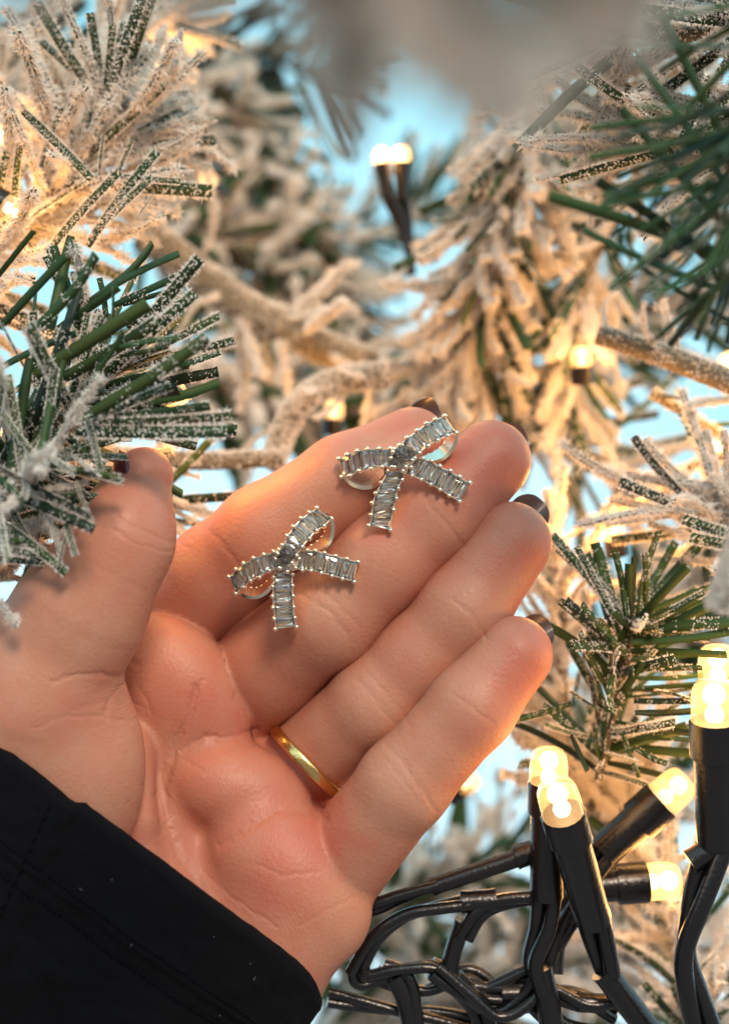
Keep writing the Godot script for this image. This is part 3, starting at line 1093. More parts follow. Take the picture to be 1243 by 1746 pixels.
var kinds := {}      # kind -> array of {needle mesh, frost mesh}
func make_needles() -> void:
	var r := RandomNumberGenerator.new()
	r.seed = 77
	var greens := [Color(0.026, 0.058, 0.02), Color(0.04, 0.082, 0.026), Color(0.02, 0.036, 0.018), Color(0.055, 0.085, 0.024)]
	var spec := {
		"bare": [6, 2.7, 0.34, 150, 0.5, 0.0], "speckled": [6, 2.6, 0.52, 420, 0.85, 0.0], "rimed": [6, 2.4, 0.95, 620, 1.0, 0.0],
		"heavy": [8, 1.7, 1.0, 1500, 1.5, 0.45], "thick": [6, 1.7, 1.0, 1700, 1.8, 0.9],
	}
	for k: String in spec:
		var q: Array = spec[k]
		kinds[k] = []
		for i in q[0]:
			var bend := r.randf_range(-0.5, 0.6) if q[5] == 0.0 else r.randf_range(-1.1, 1.1)
			var length := 30.0
			var a := Geo.new()
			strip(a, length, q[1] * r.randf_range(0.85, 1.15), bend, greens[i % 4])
			var b := Geo.new()
			frost(b, length, q[1], bend, q[2], q[3], q[4], q[5], r)
			kinds[k].append([a.mesh(), b.mesh()])

func needle(t: Node3D, kind: String, foot: Vector3, dir: Vector3, facing: Vector3, size: float, thin := 1.0) -> void:
	var v: Array = kinds[kind][rng.randi() % kinds[kind].size()]
	var y := dir.normalized()
	var x := y.cross(facing).normalized()
	var b := Basis(x, y, x.cross(y)) * Basis.from_scale(Vector3((minf(size, 1.15) if size > 1.0 else size) * thin, size, (minf(size, 1.15) if size > 1.0 else size) * thin))
	var o := MeshInstance3D.new()
	o.name = "needle"
	o.mesh = v[0]
	o.material_override = M.green
	t.add_child(o, true)
	o.transform = Transform3D(b, foot - t.get_meta("at"))
	if v[1].get_surface_count() == 0: return
	var f := MeshInstance3D.new()
	f.name = "frost"
	f.mesh = v[1]
	f.material_override = M.frost
	f.set_meta("kind", "stuff")
	o.add_child(f, true)

func pick(mix: Dictionary) -> String:
	var sum := 0.0
	for k in mix: sum += mix[k]
	var x := rng.randf() * sum
	for k: String in mix:
		x -= mix[k]
		if x <= 0.0: return k
	return mix.keys()[0]

# a twig: a stem through points (px, px, mm), needles round it leaning forward
func twig(called: String, label: String, stem: Array, r0: float, r1: float, n: int, mix: Dictionary, size: Vector2, lean := Vector2(35, 75), group := "frosted branches of the tree", pull := Vector3.ZERO, frosty := 0.4, range_t := Vector2(0.05, 1.0), thin := 1.0) -> Node3D:
	var pts := path(PP(stem, 0.0), 8)
	var mid := pts[0]
	var t := thing(called, label, "branch", mid, group)
	var g := Geo.new()
	var wob := FastNoiseLite.new()
	wob.frequency = 0.25
	g.tube(pts, radii([r0 * 0.001, r1 * 0.001], pts.size()), 12, true, Color.WHITE, wob, 0.25)
	part("stem", g.mesh(), M.bark, t, mid)
	if frosty > 0.0:
		var fz := Geo.new()
		var cnt := int(frosty * 90 * pts.size())
		for i in cnt:
			var f := rng.randf()
			var p := along(pts, f) * 1000.0
			var d := (along(pts, f + 0.02) - along(pts, f - 0.02)).normalized()
			var o := Vector3(rng.randfn(), rng.randfn() + 0.7, rng.randfn())
			o = (o - d * o.dot(d)).normalized()
			spike(fz, p + o * lerpf(r0, r1, f) * 0.95, (o + Vector3(rng.randfn(), rng.randfn(), rng.randfn()) * 0.4).normalized(), rng.randf_range(0.3, 1.2), rng.randf_range(0.15, 0.3))
		part("stem_frost", fz.mesh(), M.frost, t, mid, "stuff")
	for i in n:
		var f := rng.randf_range(range_t.x, range_t.y)
		var p := along(pts, f)
		var d := (along(pts, f + 0.04) - along(pts, f - 0.04)).normalized()
		var s := d.cross(Vector3(rng.randfn(), rng.randfn(), rng.randfn())).normalized()
		var a := deg_to_rad(rng.randf_range(lean.x, lean.y))
		var dir := (d * cos(a) + s * sin(a) + pull * rng.randf_range(0.4, 1.0)).normalized()
		needle(t, pick(mix), p + s * lerpf(r0, r1, f) * 0.0008, dir, Vector3(rng.randfn() * 0.6, rng.randfn() * 0.6, 1.0).normalized(), rng.randf_range(size.x, size.y), thin)
	return t

# far branches: their needles cannot be told apart, so each keeps them as one mass
func far_twig(label: String, stem: Array, r: float, n: int, cool: float, size: Vector2, pull := Vector3.ZERO, lean := Vector2(30, 75)) -> void:
	var pts := path(PP(stem, 0.0), 6)
	var mid := pts[0]
	var t := thing("far_branch", label, "branch", mid, "far branches of the tree")
	var g := Geo.new()
	g.tube(pts, radii([r * 0.001, r * 0.0006], pts.size()), 7)
	part("stem", g.mesh(), M.bark, t, mid)
	var gm := MultiMesh.new(); var fm := MultiMesh.new()
	var lists := [[], []]
	for i in n:
		var f := rng.randf_range(0.03, 1.0)
		var p := along(pts, f)
		var d := (along(pts, f + 0.04) - along(pts, f - 0.04)).normalized()
		var s := d.cross(Vector3(rng.randfn(), rng.randfn(), rng.randfn())).normalized()
		var a := deg_to_rad(rng.randf_range(lean.x, lean.y))
		var dir := (d * cos(a) + s * sin(a) + pull * rng.randf_range(0.4, 1.0)).normalized()
		var z := Vector3(rng.randfn(), rng.randfn(), rng.randfn()).normalized()
		var x := dir.cross(z).normalized()
		var k := rng.randf_range(size.x, size.y)
		lists[0 if rng.randf() > cool else 1].append(Transform3D(Basis(x, dir, x.cross(dir)).scaled_local(Vector3.ONE * k), p - mid))
	for w in 2:
		if lists[w].is_empty(): continue
		for layer in 2:
			if w == 0 and layer == 1: continue
			var mm := MultiMesh.new()
			mm.transform_format = MultiMesh.TRANSFORM_3D
			mm.mesh = kinds["speckled"][rng.randi() % 6][0] if layer == 0 else kinds["heavy"][rng.randi() % 6][1]
			mm.instance_count = lists[w].size()
			for i in lists[w].size():
				mm.set_instance_transform(i, lists[w][i])
			var o := MultiMeshInstance3D.new()
			o.name = "needles" if layer == 0 else "frost"
			o.multimesh = mm
			o.material_override = M.green if layer == 0 else M.frost
			o.set_meta("kind", "stuff")
			t.add_child(o, true)

func aimed(t: Node3D, kind: String, x0: float, y0: float, x1: float, y1: float, z0: float, z1: float, facing := Vector3(0, 0, 1), thin := 1.0) -> void:
	var a := P(x0, y0, z0)
	var b := P(x1, y1, z1)
	needle(t, kind, a, b - a, (facing + Vector3(rng.randfn(), rng.randfn(), 0) * 0.35).normalized(), a.distance_to(b) / 0.0295, thin)

func make_tree() -> void:
	make_needles()
	# the branch in focus at the left, over the thumb
	var t := twig("frosted_branch", "sharp green needles edged with frost, hanging over the thumb tip", [[-160, 980, 20], [-10, 830, 22], [105, 715, 24], [185, 625, 24]], 1.5, 1.1, 120, {"bare": 3, "speckled": 5, "rimed": 4, "heavy": 2}, Vector2(0.5, 0.95), Vector2(25, 80), "frosted branches of the tree", Vector3.ZERO, 0.4, Vector2(0.05, 1.0), 0.85)
	for q in [[158, 703, 367, 569, 1], [150, 515, 297, 422, 0], [165, 505, 285, 418, 0], [192, 522, 327, 460, 1], [217, 558, 315, 510, 1], [210, 520, 303, 493, 0], [205, 592, 300, 572, 1], [205, 606, 299, 588, 1], [130, 735, 388, 738, 2], [150, 722, 392, 728, 2], [176, 715, 355, 695, 1], [140, 722, 290, 668, 2], [122, 402, 86, 560, 0], [142, 460, 110, 630, 0], [190, 535, 158, 665, 1], [52, 610, 2, 835, 0], [120, 600, 60, 780, 0], [110, 615, 62, 800, 0], [100, 680, 30, 830, 0], [108, 740, 70, 800, 0], [0, 560, 110, 440, 0], [-20, 640, 120, 560, 0], [-20, 700, 100, 610, 0], [60, 640, 250, 520, 0], [80, 660, 280, 540, 1], [62, 480, 66, 560, 0], [150, 716, 172, 812, 2], [100, 850, 125, 945, 2], [130, 820, 150, 890, 2], [60, 800, 90, 900, 1], [10, 850, 60, 950, 2], [70, 900, 40, 990, 2], [160, 640, 220, 560, 0], [100, 560, 210, 470, 0], [60, 560, 190, 430, 1], [40, 740, 150, 690, 1], [-10, 480, 60, 400, 0], [-20, 800, 70, 860, 1], [115, 905, 95, 960, 2]]:
		var z := rng.randf_range(24, 40)
		if q[2] > 60 and q[3] > 740 or q[0] > 100 and q[1] > 690: z = rng.randf_range(42, 47)
		aimed(t, ["bare", "speckled", "rimed"][q[4]], q[0], q[1], q[2], q[3], z - 4, z)
	twig("frosted_branch", "snow caked needle tips drooping along the left edge of the thumb", [[-140, 1000, 36], [-30, 890, 38], [40, 825, 40], [95, 770, 41]], 1.3, 1.0, 56, {"rimed": 5, "heavy": 3, "speckled": 3}, Vector2(0.35, 0.6), Vector2(25, 90), "frosted branches of the tree", Vector3(0.0, -0.3, 0.05))
	twig("frosted_branch", "shaded snowy needles at the left edge behind the thumb, lowest on that side", [[-160, 1120, -4], [-40, 1000, 0], [60, 880, 2], [130, 790, 4]], 1.3, 1.0, 70, {"heavy": 4, "rimed": 3, "speckled": 3, "bare": 2}, Vector2(0.45, 0.8), Vector2(25, 85))
	# upper left: a frosted spray a little behind
	t = twig("frosted_branch", "dense cream frosted spray of thin needles in the upper left", [[-140, 520, -10], [20, 400, -12], [140, 270, -16], [210, 170, -20]], 1.6, 1.0, 120, {"rimed": 3, "heavy": 7}, Vector2(0.6, 1.1), Vector2(20, 75))
	for q in [[40, 190, 150, 300], [170, 300, 176, 232], [190, 320, 226, 240], [150, 420, 262, 252], [160, 400, 258, 300], [228, 385, 256, 330], [200, 300, 310, 310], [90, 420, 200, 290]]:
		aimed(t, "rimed", q[0], q[1], q[2], q[3], -2, 2)
	twig("frosted_branch", "blurred cream frosted spray filling the top left corner", [[-160, 260, -60], [20, 190, -62], [180, 90, -70], [260, 20, -75]], 1.8, 1.0, 90, {"rimed": 2, "heavy": 7}, Vector2(0.6, 1.0), Vector2(20, 80))
	# limbs behind the middle
	twig("frosted_limb", "thick snowy limb sloping down behind the index finger", [[250, 400, -110], [380, 500, -105], [500, 570, -100], [640, 625, -100]], 5.2, 4.4, 26, {"heavy": 4, "thick": 3}, Vector2(0.5, 0.9), Vector2(30, 80), "frosted branches of the tree", Vector3.ZERO, 2.6)
	twig("bare_stem", "grey green bare stem level behind the gap between thumb and index finger", [[180, 775, -42], [330, 786, -44], [480, 782, -50]], 2.1, 2.0, 0, {}, Vector2.ONE, Vector2(30, 60), "frosted branches of the tree", Vector3.ZERO, 0.8)
	twig("frosted_twig", "curved snowy needle arching above the index finger", [[660, 640, -62], [560, 655, -60], [500, 705, -56], [462, 800, -54]], 3.0, 2.9, 4, {"heavy": 1}, Vector2(0.4, 0.5), Vector2(30, 60), "frosted branches of the tree", Vector3.ZERO, 3.0)
	t = twig("frosted_branch", "small yellow lit frosted needles between thumb and index finger", [[200, 860, -26], [260, 856, -26]], 1.0, 0.8, 8, {"heavy": 2, "speckled": 1}, Vector2(0.5, 0.8), Vector2(20, 60))
	for q in [[250, 800, 330, 812], [255, 835, 352, 850], [250, 850, 360, 882], [250, 880, 362, 898], [250, 900, 300, 915], [262, 790, 300, 770]]:
		aimed(t, "heavy" if q[1] < 880 else "speckled", q[0], q[1], q[2], q[3], -26, -22)
	# the big snowy clump right of the middle
	twig("frosted_branch", "large cream snowy clump with hanging needles right of centre", [[930, 130, -72], [880, 300, -76], [840, 450, -80], [800, 640, -84]], 2.4, 1.6, 200, {"heavy": 6, "thick": 3, "speckled": 3, "bare": 2}, Vector2(0.55, 1.05), Vector2(25, 75), "frosted branches of the tree", Vector3(0, -0.5, 0.1))
	twig("frosted_branch", "cream snowy needles along the right side of the large clump", [[1090, 300, -84], [1020, 420, -84], [980, 560, -84], [960, 700, -88]], 1.8, 1.2, 90, {"heavy": 5, "thick": 2, "speckled": 3, "bare": 1}, Vector2(0.5, 0.95), Vector2(25, 70), "frosted branches of the tree", Vector3(0, -0.4, 0.1))
	twig("frosted_branch", "cream snowy needles pointing left from the large clump beside two bulbs", [[880, 250, -80], [820, 400, -84], [790, 560, -86], [760, 700, -90]], 1.6, 1.0, 64, {"heavy": 5, "thick": 4, "speckled": 1}, Vector2(0.5, 0.95), Vector2(30, 80), "frosted branches of the tree", Vector3(-0.2, -0.4, 0.1))
	# near green sprays at the right edge
	t = twig("green_branch", "blurred dark green spray of bare needles at the upper right edge", [[1400, -60, 80], [1320, 140, 80], [1290, 300, 78], [1275, 460, 76]], 1.6, 1.1, 125, {"bare": 7, "speckled": 2}, Vector2(0.5, 0.85), Vector2(25, 75), "frosted branches of the tree", Vector3(-0.5, 0.1, 0), 0.3, Vector2(0.05, 1.0), 0.5)
	for q in [[1250, 440, 905, 338], [1250, 470, 1010, 300], [1250, 500, 960, 420], [1260, 560, 1090, 450], [1250, 400, 1060, 180], [1260, 350, 1100, 90], [1265, 300, 1130, 20], [1270, 420, 1200, 560], [1240, 520, 1185, 400]]:
		aimed(t, "bare", q[0], q[1], q[2], q[3], 58, 62, Vector3(0, 0, 1), 0.6)
	twig("frosted_branch", "blurred tan frosted needles in the top right corner", [[1330, 10, 20], [1180, 60, 15], [1040, 60, 10]], 1.4, 1.0, 50, {"heavy": 3, "rimed": 3, "bare": 1}, Vector2(0.7, 1.2), Vector2(20, 70))
	twig("frosted_branch", "tan frosted needles pointing left below the top right corner", [[1330, 260, 10], [1200, 240, 6], [1060, 240, 0]], 1.2, 1.0, 34, {"heavy": 4, "rimed": 2}, Vector2(0.6, 1.0), Vector2(15, 55))
	twig("bare_stem", "brown bare stem rising from the right edge beneath the green spray", [[1330, 690, -24], [1180, 625, -30], [1020, 570, -36]], 2.9, 2.2, 8, {"heavy": 1}, Vector2(0.4, 0.6), Vector2(30, 60), "frosted branches of the tree", Vector3.ZERO, 0.7)
	twig("thin_twig", "thin brown twig with a cut end crossing blue sky at the right edge", [[1110, 670, -46], [1180, 712, -44], [1270, 770, -42]], 1.3, 1.1, 3, {"speckled": 1}, Vector2(0.3, 0.5), Vector2(30, 60), "frosted branches of the tree", Vector3.ZERO, 0.25)
	twig("thin_twig", "forked grey twig above the golden frosted needles at right", [[1290, 765, -40], [1190, 790, -40], [1110, 850, -42], [1000, 890, -46]], 1.1, 0.8, 3, {"rimed": 1}, Vector2(0.3, 0.5), Vector2(30, 60), "frosted branches of the tree", Vector3.ZERO, 0.4)
	t = twig("frosted_branch", "golden lit frosted needles at the right edge above the green clump", [[1330, 940, -16], [1240, 900, -16], [1160, 850, -18]], 1.4, 1.0, 22, {"heavy": 5, "rimed": 2}, Vector2(0.6, 1.0), Vector2(15, 60))
	for q in [[1250, 830, 1045, 790], [1250, 880, 1060, 830], [1250, 930, 1110, 905], [1250, 960, 1120, 945], [1255, 990, 1130, 1000], [1250, 850, 1090, 870]]:
		aimed(t, "heavy", q[0], q[1], q[2], q[3], -14, -10)
	twig("frosted_twig", "grey snowy needle end out of focus at the right edge above a bulb", [[1290, 870, 70], [1262, 960, 70], [1232, 1040, 68]], 2.6, 2.2, 0, {}, Vector2.ONE, Vector2(30, 60), "frosted branches of the tree", Vector3.ZERO, 3.0)
	# the green clump right of the little finger
	t = twig("frosted_branch", "sharp green clump with frosted upright needles right of the little finger", [[1020, 1330, -12], [1050, 1200, -9], [1072, 1110, -7], [1078, 1050, -5]], 0.9, 0.8, 90, {"bare": 6, "speckled": 6, "rimed": 2}, Vector2(0.4, 0.8), Vector2(30, 85), "frosted branches of the tree", Vector3(0.35, 0, 0.1), 0.12)
	for q in [[1067, 1065, 959, 901, 2], [1067, 1051, 1046, 935, 1], [1074, 1054, 1075, 943, 0], [1100, 1043, 1096, 932, 1], [1088, 1050, 1090, 888, 1], [1067, 1113, 963, 1035, 1], [1029, 1165, 968, 1072, 1], [973, 1200, 880, 1227, 1], [1049, 1136, 1023, 1238, 1], [1003, 1256, 935, 1241, 2], [973, 1253, 1010, 1320, 0], [1050, 1060, 990, 930, 2], [1090, 1060, 1150, 1030, 0], [1140, 1035, 1250, 1070, 0], [1075, 1095, 1250, 1080, 0], [1080, 1085, 1240, 1060, 0], [1075, 1110, 1250, 1102, 0], [1075, 1125, 1200, 1120, 0], [1078, 1140, 1195, 1140, 1], [1078, 1155, 1200, 1160, 0], [1080, 1175, 1195, 1172, 0], [1080, 1195, 1200, 1196, 1], [1082, 1215, 1195, 1214, 0], [1085, 1240, 1195, 1244, 0], [1085, 1258, 1190, 1262, 0], [1080, 1275, 1160, 1310, 1], [1060, 1250, 1085, 1330, 1], [1085, 1070, 1200, 1010, 2]]:
		aimed(t, ["bare", "speckled", "rimed"][q[4]], q[0], q[1], q[2], q[3], rng.randf_range(-4, 2), rng.randf_range(-2, 8))
	twig("frosted_branch", "warm snowy needles between the little finger and the green clump", [[1010, 1380, -40], [960, 1200, -40], [960, 1040, -44], [930, 900, -50]], 1.6, 1.0, 60, {"heavy": 6, "thick": 2, "speckled": 1}, Vector2(0.55, 0.95), Vector2(25, 70))
	twig("frosted_branch", "snowy branch behind the wires in the lower right corner", [[1180, 1800, -34], [1160, 1620, -36], [1120, 1480, -38], [1060, 1330, -40]], 2.2, 1.4, 100, {"heavy": 6, "thick": 3, "speckled": 3}, Vector2(0.6, 1.1), Vector2(25, 75))
	twig("frosted_branch", "dull green and frosted needles between the middle fingertip and the twig at right", [[800, 640, -120], [920, 720, -115], [1060, 830, -110]], 1.6, 1.0, 46, {"heavy": 4, "speckled": 3, "rimed": 2}, Vector2(0.8, 1.2), Vector2(25, 75))
	# far branches
	far_twig("far dark green and frosted branch above the index finger", [[180, 560, -200], [400, 660, -200], [660, 720, -210]], 2.0, 124, 0.65, Vector2(1.0, 1.5))
	far_twig("pale snowy branch hanging in front of blue sky left of centre", [[330, 140, -250], [450, 230, -250], [520, 420, -240], [600, 560, -240]], 1.6, 120, 0.95, Vector2(0.9, 1.4), Vector3(0, -0.7, 0))
	far_twig("far green snow dusted branch at left under the snowy spray", [[180, 360, -230], [330, 400, -230], [470, 470, -230]], 2.0, 105, 0.65, Vector2(1.0, 1.5))
	far_twig("blurred pale snowy branch below the little finger", [[480, 1600, -210], [720, 1540, -200], [960, 1400, -190], [1060, 1300, -190]], 2.0, 130, 0.90, Vector2(1.0, 1.5), Vector3(0, -0.2, 0))
	far_twig("blurred snowy branch in the lower centre behind the wires", [[500, 1800, -190], [740, 1720, -190], [960, 1640, -190], [1240, 1640, -190]], 2.0, 130, 0.85, Vector2(1.0, 1.5))
	far_twig("far branch behind the green clump at the right", [[1000, 1180, -230], [1150, 1060, -230], [1330, 950, -230]], 2.0, 93, 0.70, Vector2(1.0, 1.5))
	far_twig("far branch behind the brown stem at right", [[820, 600, -240], [1000, 560, -240], [1300, 480, -240]], 2.0, 117, 0.75, Vector2(1.0, 1.6))
	far_twig("far branch high on the right behind the snowy clump", [[800, 120, -260], [1000, 200, -260], [1300, 330, -260]], 2.0, 117, 0.75, Vector2(1.0, 1.6))
	far_twig("far branch behind the top left spray", [[-100, 60, -240], [120, 150, -240], [300, 200, -240]], 2.0, 111, 0.75, Vector2(1.0, 1.6))
	far_twig("distant teal needles behind the two bulbs", [[520, 420, -420], [680, 380, -420], [800, 330, -420]], 2.0, 55, 0.55, Vector2(1.0, 1.6))
	far_twig("distant needles behind the pale hanging branch", [[280, 330, -430], [460, 360, -430], [640, 470, -430]], 2.0, 49, 0.65, Vector2(1.0, 1.6))
	far_twig("distant needles low behind the wires", [[560, 1500, -420], [800, 1580, -420], [1150, 1620, -420]], 2.0, 55, 0.65, Vector2(1.0, 1.6))
	far_twig("distant needles at the top in front of blue sky", [[300, 60, -430], [420, 90, -430], [560, 130, -430]], 2.0, 70, 0.35, Vector2(1.0, 1.8))
	# a branch almost touching the lens
	t = twig("frosted_branch", "grey frosted branch very close and out of focus along the top edge", [[1500, -330, 196], [1050, -260, 194], [600, -240, 194], [-100, -230, 192]], 2.0, 1.6, 0, {}, Vector2.ONE, Vector2(30, 60), "frosted branches of the tree", Vector3.ZERO, 1.0)
	for q in [[350, -900, 880, 167], [200, -950, 800, 102], [480, -950, 930, 92], [600, -950, 1000, 32], [300, -950, 720, 52], [150, -950, 640, 2], [760, -950, 1080, -18], [100, -980, 480, -28], [40, -980, 300, -38], [-100, -980, 140, -33], [-200, -950, 0, -38], [260, -980, 560, -18], [420, -900, 900, 197], [300, -900, 830, 162], [540, -930, 980, 82], [240, -930, 770, 92], [400, -930, 860, 52], [680, -930, 1030, 22], [560, -930, 940, 22], [200, -930, 600, 32], [450, -900, 800, 22], [380, -900, 690, -8], [340, -920, 760, -28]]:
		aimed(t, "thick", q[0], q[1], q[2], q[3], 190, 192)
# ---------------------------------------------------------------- fairy lights and their cable
func fairy_light(label: String, tip: Array, foot: Array, r: float, power: float, tail: Array, group := "warm fairy lights on the tree", bright := true) -> void:
	var a := P(tip[0], tip[1], tip[2])
	var b := P(foot[0], foot[1], foot[2])
	var d := (a - b).normalized()
	var t := thing("fairy_light", label, "fairy light", a, group)
	var neck := a - d * r * 2.1
	# the clear cap: a short cylinder with a domed end
	var g := Geo.new()
	var prof := PackedVector3Array()
	var rad := PackedFloat32Array()
	for i in 13:
		var u := i / 12.0
		prof.append(neck + d * r * (2.1 * (1.0 - pow(1.0 - u, 2.0)) if u > 0.0 else 0.0))
		rad.append(r * (1.0 if u < 0.2 else sqrt(maxf(0.02, 1.0 - pow((u - 0.2) / 0.8, 2.2)))))
	g.tube(prof, rad, 18)
	part("bulb", g.mesh(), M.lens if bright else M.dim_lens, t, a)
	var c := Geo.new()
	c.ball(neck + d * r * 1.45, Vector3.ONE * r * 0.5, Basis(), 8, 12)
	c.ball(neck + d * r * 0.55, Vector3.ONE * r * 0.42, Basis(), 8, 12)
	part("glowing_chip", c.mesh(), M.chip if bright else M.dim_chip, t, a)
	# the holder: a collar and a sleeve
	var h := Geo.new()
	h.tube(PackedVector3Array([neck - d * r * 1.4, neck - d * r * 1.3, neck + d * r * 0.2, neck + d * r * 0.3]), PackedFloat32Array([r * 1.02, r * 1.1, r * 1.1, r * 1.02]), 18)
	h.tube(PackedVector3Array([b, b + d * r * 0.15, neck - d * r * 1.3]), PackedFloat32Array([r * 0.84, r * 0.9, r * 0.92]), 16)
	part("holder", h.mesh(), M.rubber, t, a)
	if tail.size():
		var lead := Geo.new()
		var pts := [b + d * r * 0.3]
		for q in tail: pts.append(P(q[0], q[1], q[2]))
		twisted(lead, path(pts, 8), r * 0.42)
		part("lead", lead.mesh(), M.rubber, t, a)
	if power > 0.0:
		var l := OmniLight3D.new()
		l.name = "bulb_light"
		l.light_energy = power * 0.68
		l.light_color = Color(1.0, 0.70, 0.36)
		l.light_size = r
		l.omni_range = 4.0
		l.omni_attenuation = 2.0
		l.shadow_enabled = true
		t.add_child(l)
		l.position = neck + d * r * 1.0 - a

# two cores wound round each other
func twisted(g: Geo, pts: PackedVector3Array, r: float, turns := 40.0) -> void:
	var run := 0.0
	var lists := [PackedVector3Array(), PackedVector3Array()]
	for i in pts.size():
		if i: run += pts[i].distance_to(pts[i - 1])
		var d := (pts[mini(i + 1, pts.size() - 1)] - pts[maxi(i - 1, 0)]).normalized()
		var s := d.cross(Vector3(0.2, 0.3, 0.9)).normalized()
		var u := d.cross(s)
		var a := run * turns * 2.0 + 0.4
		for k in 2:
			lists[k].append(pts[i] + (s * cos(a + PI * k) + u * sin(a + PI * k)) * r * 0.95)
	for k in 2:
		g.tube(lists[k], PackedFloat32Array([r]), 10)

func cable(label: String, runs: Array, sleeves: Array) -> void:
	var at := P(runs[0][0][0][0], runs[0][0][0][1], runs[0][0][0][2])
	var t := thing("light_cable", label, "cable", at, "black fairy light cables")
	for q in runs:
		var g := Geo.new()
		twisted(g, path(PP(q[0], 0), 10), q[1] * 0.001, q[2])
		part("twisted_wire", g.mesh(), M.rubber, t, at)
	for q in sleeves:
		var g := Geo.new()
		var p := path(PP(q[0], 0), 4)
		var rr := []
		for i in p.size(): rr.append(q[1] * 0.001 * (1.06 if i == 0 or i == p.size() - 1 else 1.0))
		g.tube(p, PackedFloat32Array(rr), 14)
		part("tube_sleeve", g.mesh(), M.rubber, t, at)

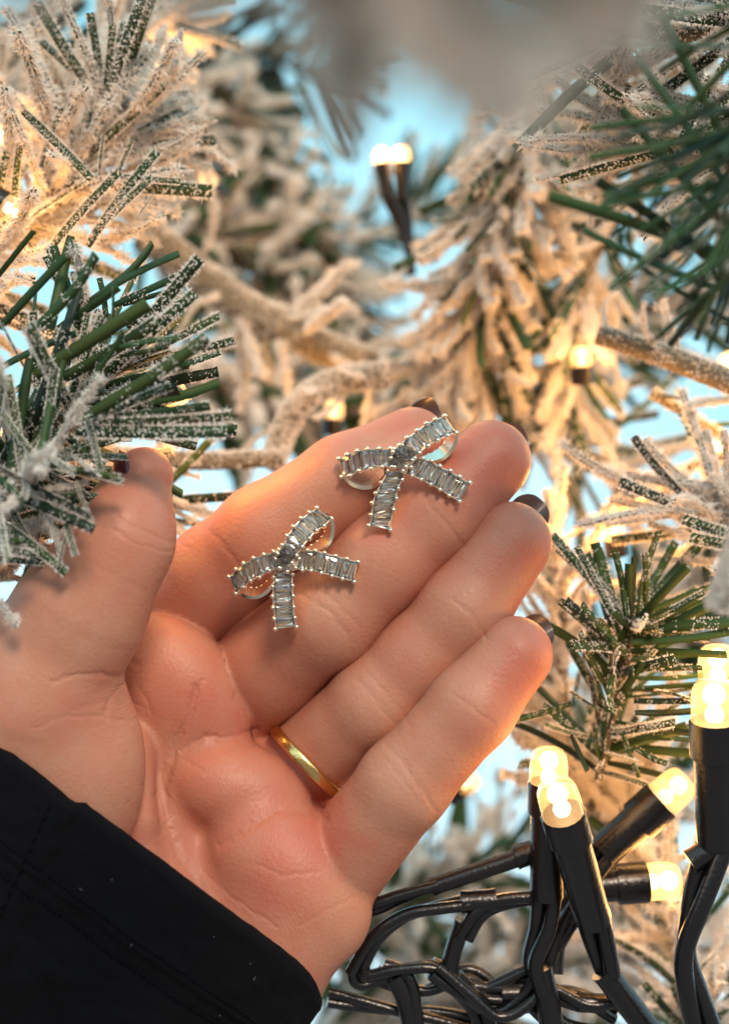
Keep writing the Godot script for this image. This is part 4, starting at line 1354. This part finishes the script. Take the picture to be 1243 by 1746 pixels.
func make_lights() -> void:
	var R := 0.0042
	fairy_light("glowing bulb on the taller of two upright holders right of the little finger", [936, 1276, 12], [932, 1530, 8], R * 0.86, 0.0003, [[925, 1580, 7], [908, 1640, 6], [925, 1690, 6]])
	fairy_light("glowing bulb aimed at the viewer just below its taller neighbour", [945, 1335, 24], [1012, 1570, 10], R * 0.92, 0.0003, [[1022, 1610, 8], [1036, 1660, 7]])
	fairy_light("glowing bulb on a slanting holder pointing up to the right", [1172, 1325, 2], [1028, 1452, 0], R * 0.9, 0.0008, [[985, 1520, 0], [950, 1600, 1], [938, 1660, 2]], "warm fairy lights on the tree", false)
	fairy_light("glowing bulb lying level and pointing right below the slanting one", [1160, 1500, -4], [1020, 1510, -4], R * 0.88, 0.0016, [[980, 1512, -4], [930, 1530, -4]])
	fairy_light("lower glowing bulb of the pair at the right edge", [1216, 1160, 26], [1222, 1440, 20], R * 0.98, 0.0008, [[1190, 1530, 20], [1168, 1620, 19], [1180, 1690, 19], [1210, 1790, 18]])
	fairy_light("upper glowing bulb of the pair at the right edge", [1222, 1100, 4], [1226, 1260, 2], R * 0.9, 0.0020, [])
	fairy_light("left bulb of the close pair against blue sky above the centre", [646, 252, -110], [662, 340, -112], R * 0.54, 0.0026, [[690, 400, -114], [700, 470, -116]])
	fairy_light("right bulb of the close pair against blue sky above the centre", [684, 250, -112], [686, 340, -114], R * 0.54, 0.0026, [[696, 400, -116], [704, 470, -118]])
	fairy_light("small bulb at the top left beside blue sky", [281, 98, -80], [284, 160, -82], R * 0.62, 0.0026, [[300, 200, -84]])
	fairy_light("faint amber bulb left of the pale hanging branch", [346, 296, -150], [372, 330, -152], R * 0.62, 0.0005, [], "warm fairy lights on the tree", false)
	fairy_light("bulb cut by the left edge beside the cream spray", [4, 212, -20], [0, 290, -22], R * 0.62, 0.0011, [])
	fairy_light("bulb glowing inside the needles at the left edge under a dark curved needle", [45, 372, 0], [10, 352, 0], R * 0.62, 0.0009, [])
	fairy_light("bulb glowing behind the needle tips above the thumb", [318, 664, 6], [262, 690, 6], R * 0.62, 0.0022, [])
	fairy_light("dim bulb ring above the index finger", [572, 682, -90], [566, 740, -92], R * 0.62, 0.0010, [], "warm fairy lights on the tree", false)
	fairy_light("dim bulb low in the large snowy clump", [990, 590, -60], [992, 640, -62], R * 0.62, 0.0013, [], "warm fairy lights on the tree", false)
	fairy_light("small bulb in front of pale needles above the green clump", [1044, 888, -34], [1050, 940, -36], R * 0.55, 0.0040, [], "warm fairy lights on the tree", false)
	fairy_light("bulb at the right edge on blue sky over the thin twig", [1222, 752, -40], [1250, 790, -42], R * 0.62, 0.0019, [])
	fairy_light("bulb peeping out below the little finger", [812, 1326, -60], [790, 1340, -62], R * 0.62, 0.0016, [], "warm fairy lights on the tree", false)
	fairy_light("bulb low at the left edge behind the needles over the thumb", [14, 740, 8], [-10, 780, 6], R * 0.62, 0.0026, [])
	fairy_light("bulb at the right edge under the brown stem", [1234, 606, -44], [1262, 640, -46], R * 0.62, 0.0026, [])
	cable("black cable with tube sleeves running from behind the little finger to the glowing bulbs", [
		[[[560, 1560, 4], [640, 1545, 6], [680, 1530, 6], [745, 1508, 6]], 1.15, 30.0],
		[[[606, 1660, 4], [640, 1600, 6], [690, 1562, 6], [745, 1548, 6], [800, 1538, 6]], 1.15, 30.0],
		[[[790, 1600, 5], [815, 1560, 6], [850, 1540, 6], [915, 1530, 6]], 1.15, 30.0],
	], [
		[[[735, 1512, 6], [820, 1484, 6], [885, 1462, 6]], 1.75],
		[[[878, 1462, 6], [915, 1450, 6]], 2.35],
		[[[785, 1538, 6], [845, 1534, 6]], 2.1],
		[[[790, 1570, 5], [768, 1640, 4], [772, 1672, 4]], 1.7],
		[[[920, 1650, 6], [932, 1700, 6], [940, 1745, 6]], 2.3],
		[[[1028, 1655, 7], [1070, 1710, 7], [1130, 1790, 7]], 2.5],
		[[[1176, 1470, 20], [1222, 1440, 20]], 2.2],
	])
	cable("black twisted cable looping along the bottom edge under the little finger", [
		[[[612, 1650, 4], [618, 1672, 3], [680, 1655, 3], [745, 1650, 3], [800, 1688, 3], [870, 1695, 3], [930, 1690, 3], [1000, 1715, 3], [1060, 1700, 3]], 1.15, 42.0],
		[[[650, 1655, 2], [690, 1675, 2], [705, 1760, 2]], 1.3, 20.0],
		[[[772, 1670, 3], [810, 1710, 2], [830, 1760, 2]], 1.3, 20.0],
		[[[900, 1700, 1], [960, 1750, 1], [1040, 1760, 0]], 1.15, 30.0],
		[[[640, 1662, 0], [720, 1690, 0], [800, 1660, 0], [880, 1715, 0], [960, 1690, 0], [1050, 1730, 0]], 1.05, 55.0],
		[[[740, 1655, 5], [800, 1700, 5], [850, 1730, 5], [900, 1700, 5], [930, 1650, 5]], 1.1, 50.0],
		[[[560, 1700, -2], [660, 1720, -2], [760, 1735, -2], [900, 1770, -2]], 1.1, 45.0],
		[[[820, 1700, 2], [880, 1670, 2], [930, 1640, 2], [985, 1560, 1]], 1.2, 20.0],
	], [
		[[[672, 1665, 2], [690, 1700, 2], [705, 1760, 2]], 2.0],
		[[[735, 1648, 3], [770, 1662, 3]], 1.9],
		[[[855, 1694, 3], [900, 1693, 3]], 1.9],
		[[[795, 1690, 4], [825, 1715, 4]], 1.8],
		[[[985, 1708, 3], [1030, 1712, 3]], 1.9],
	])
func _ready() -> void:
	rng.seed = 11
	setup()
	make_tree()
	make_lights()
	make_hand()
	make_sleeve()
	make_jewels()
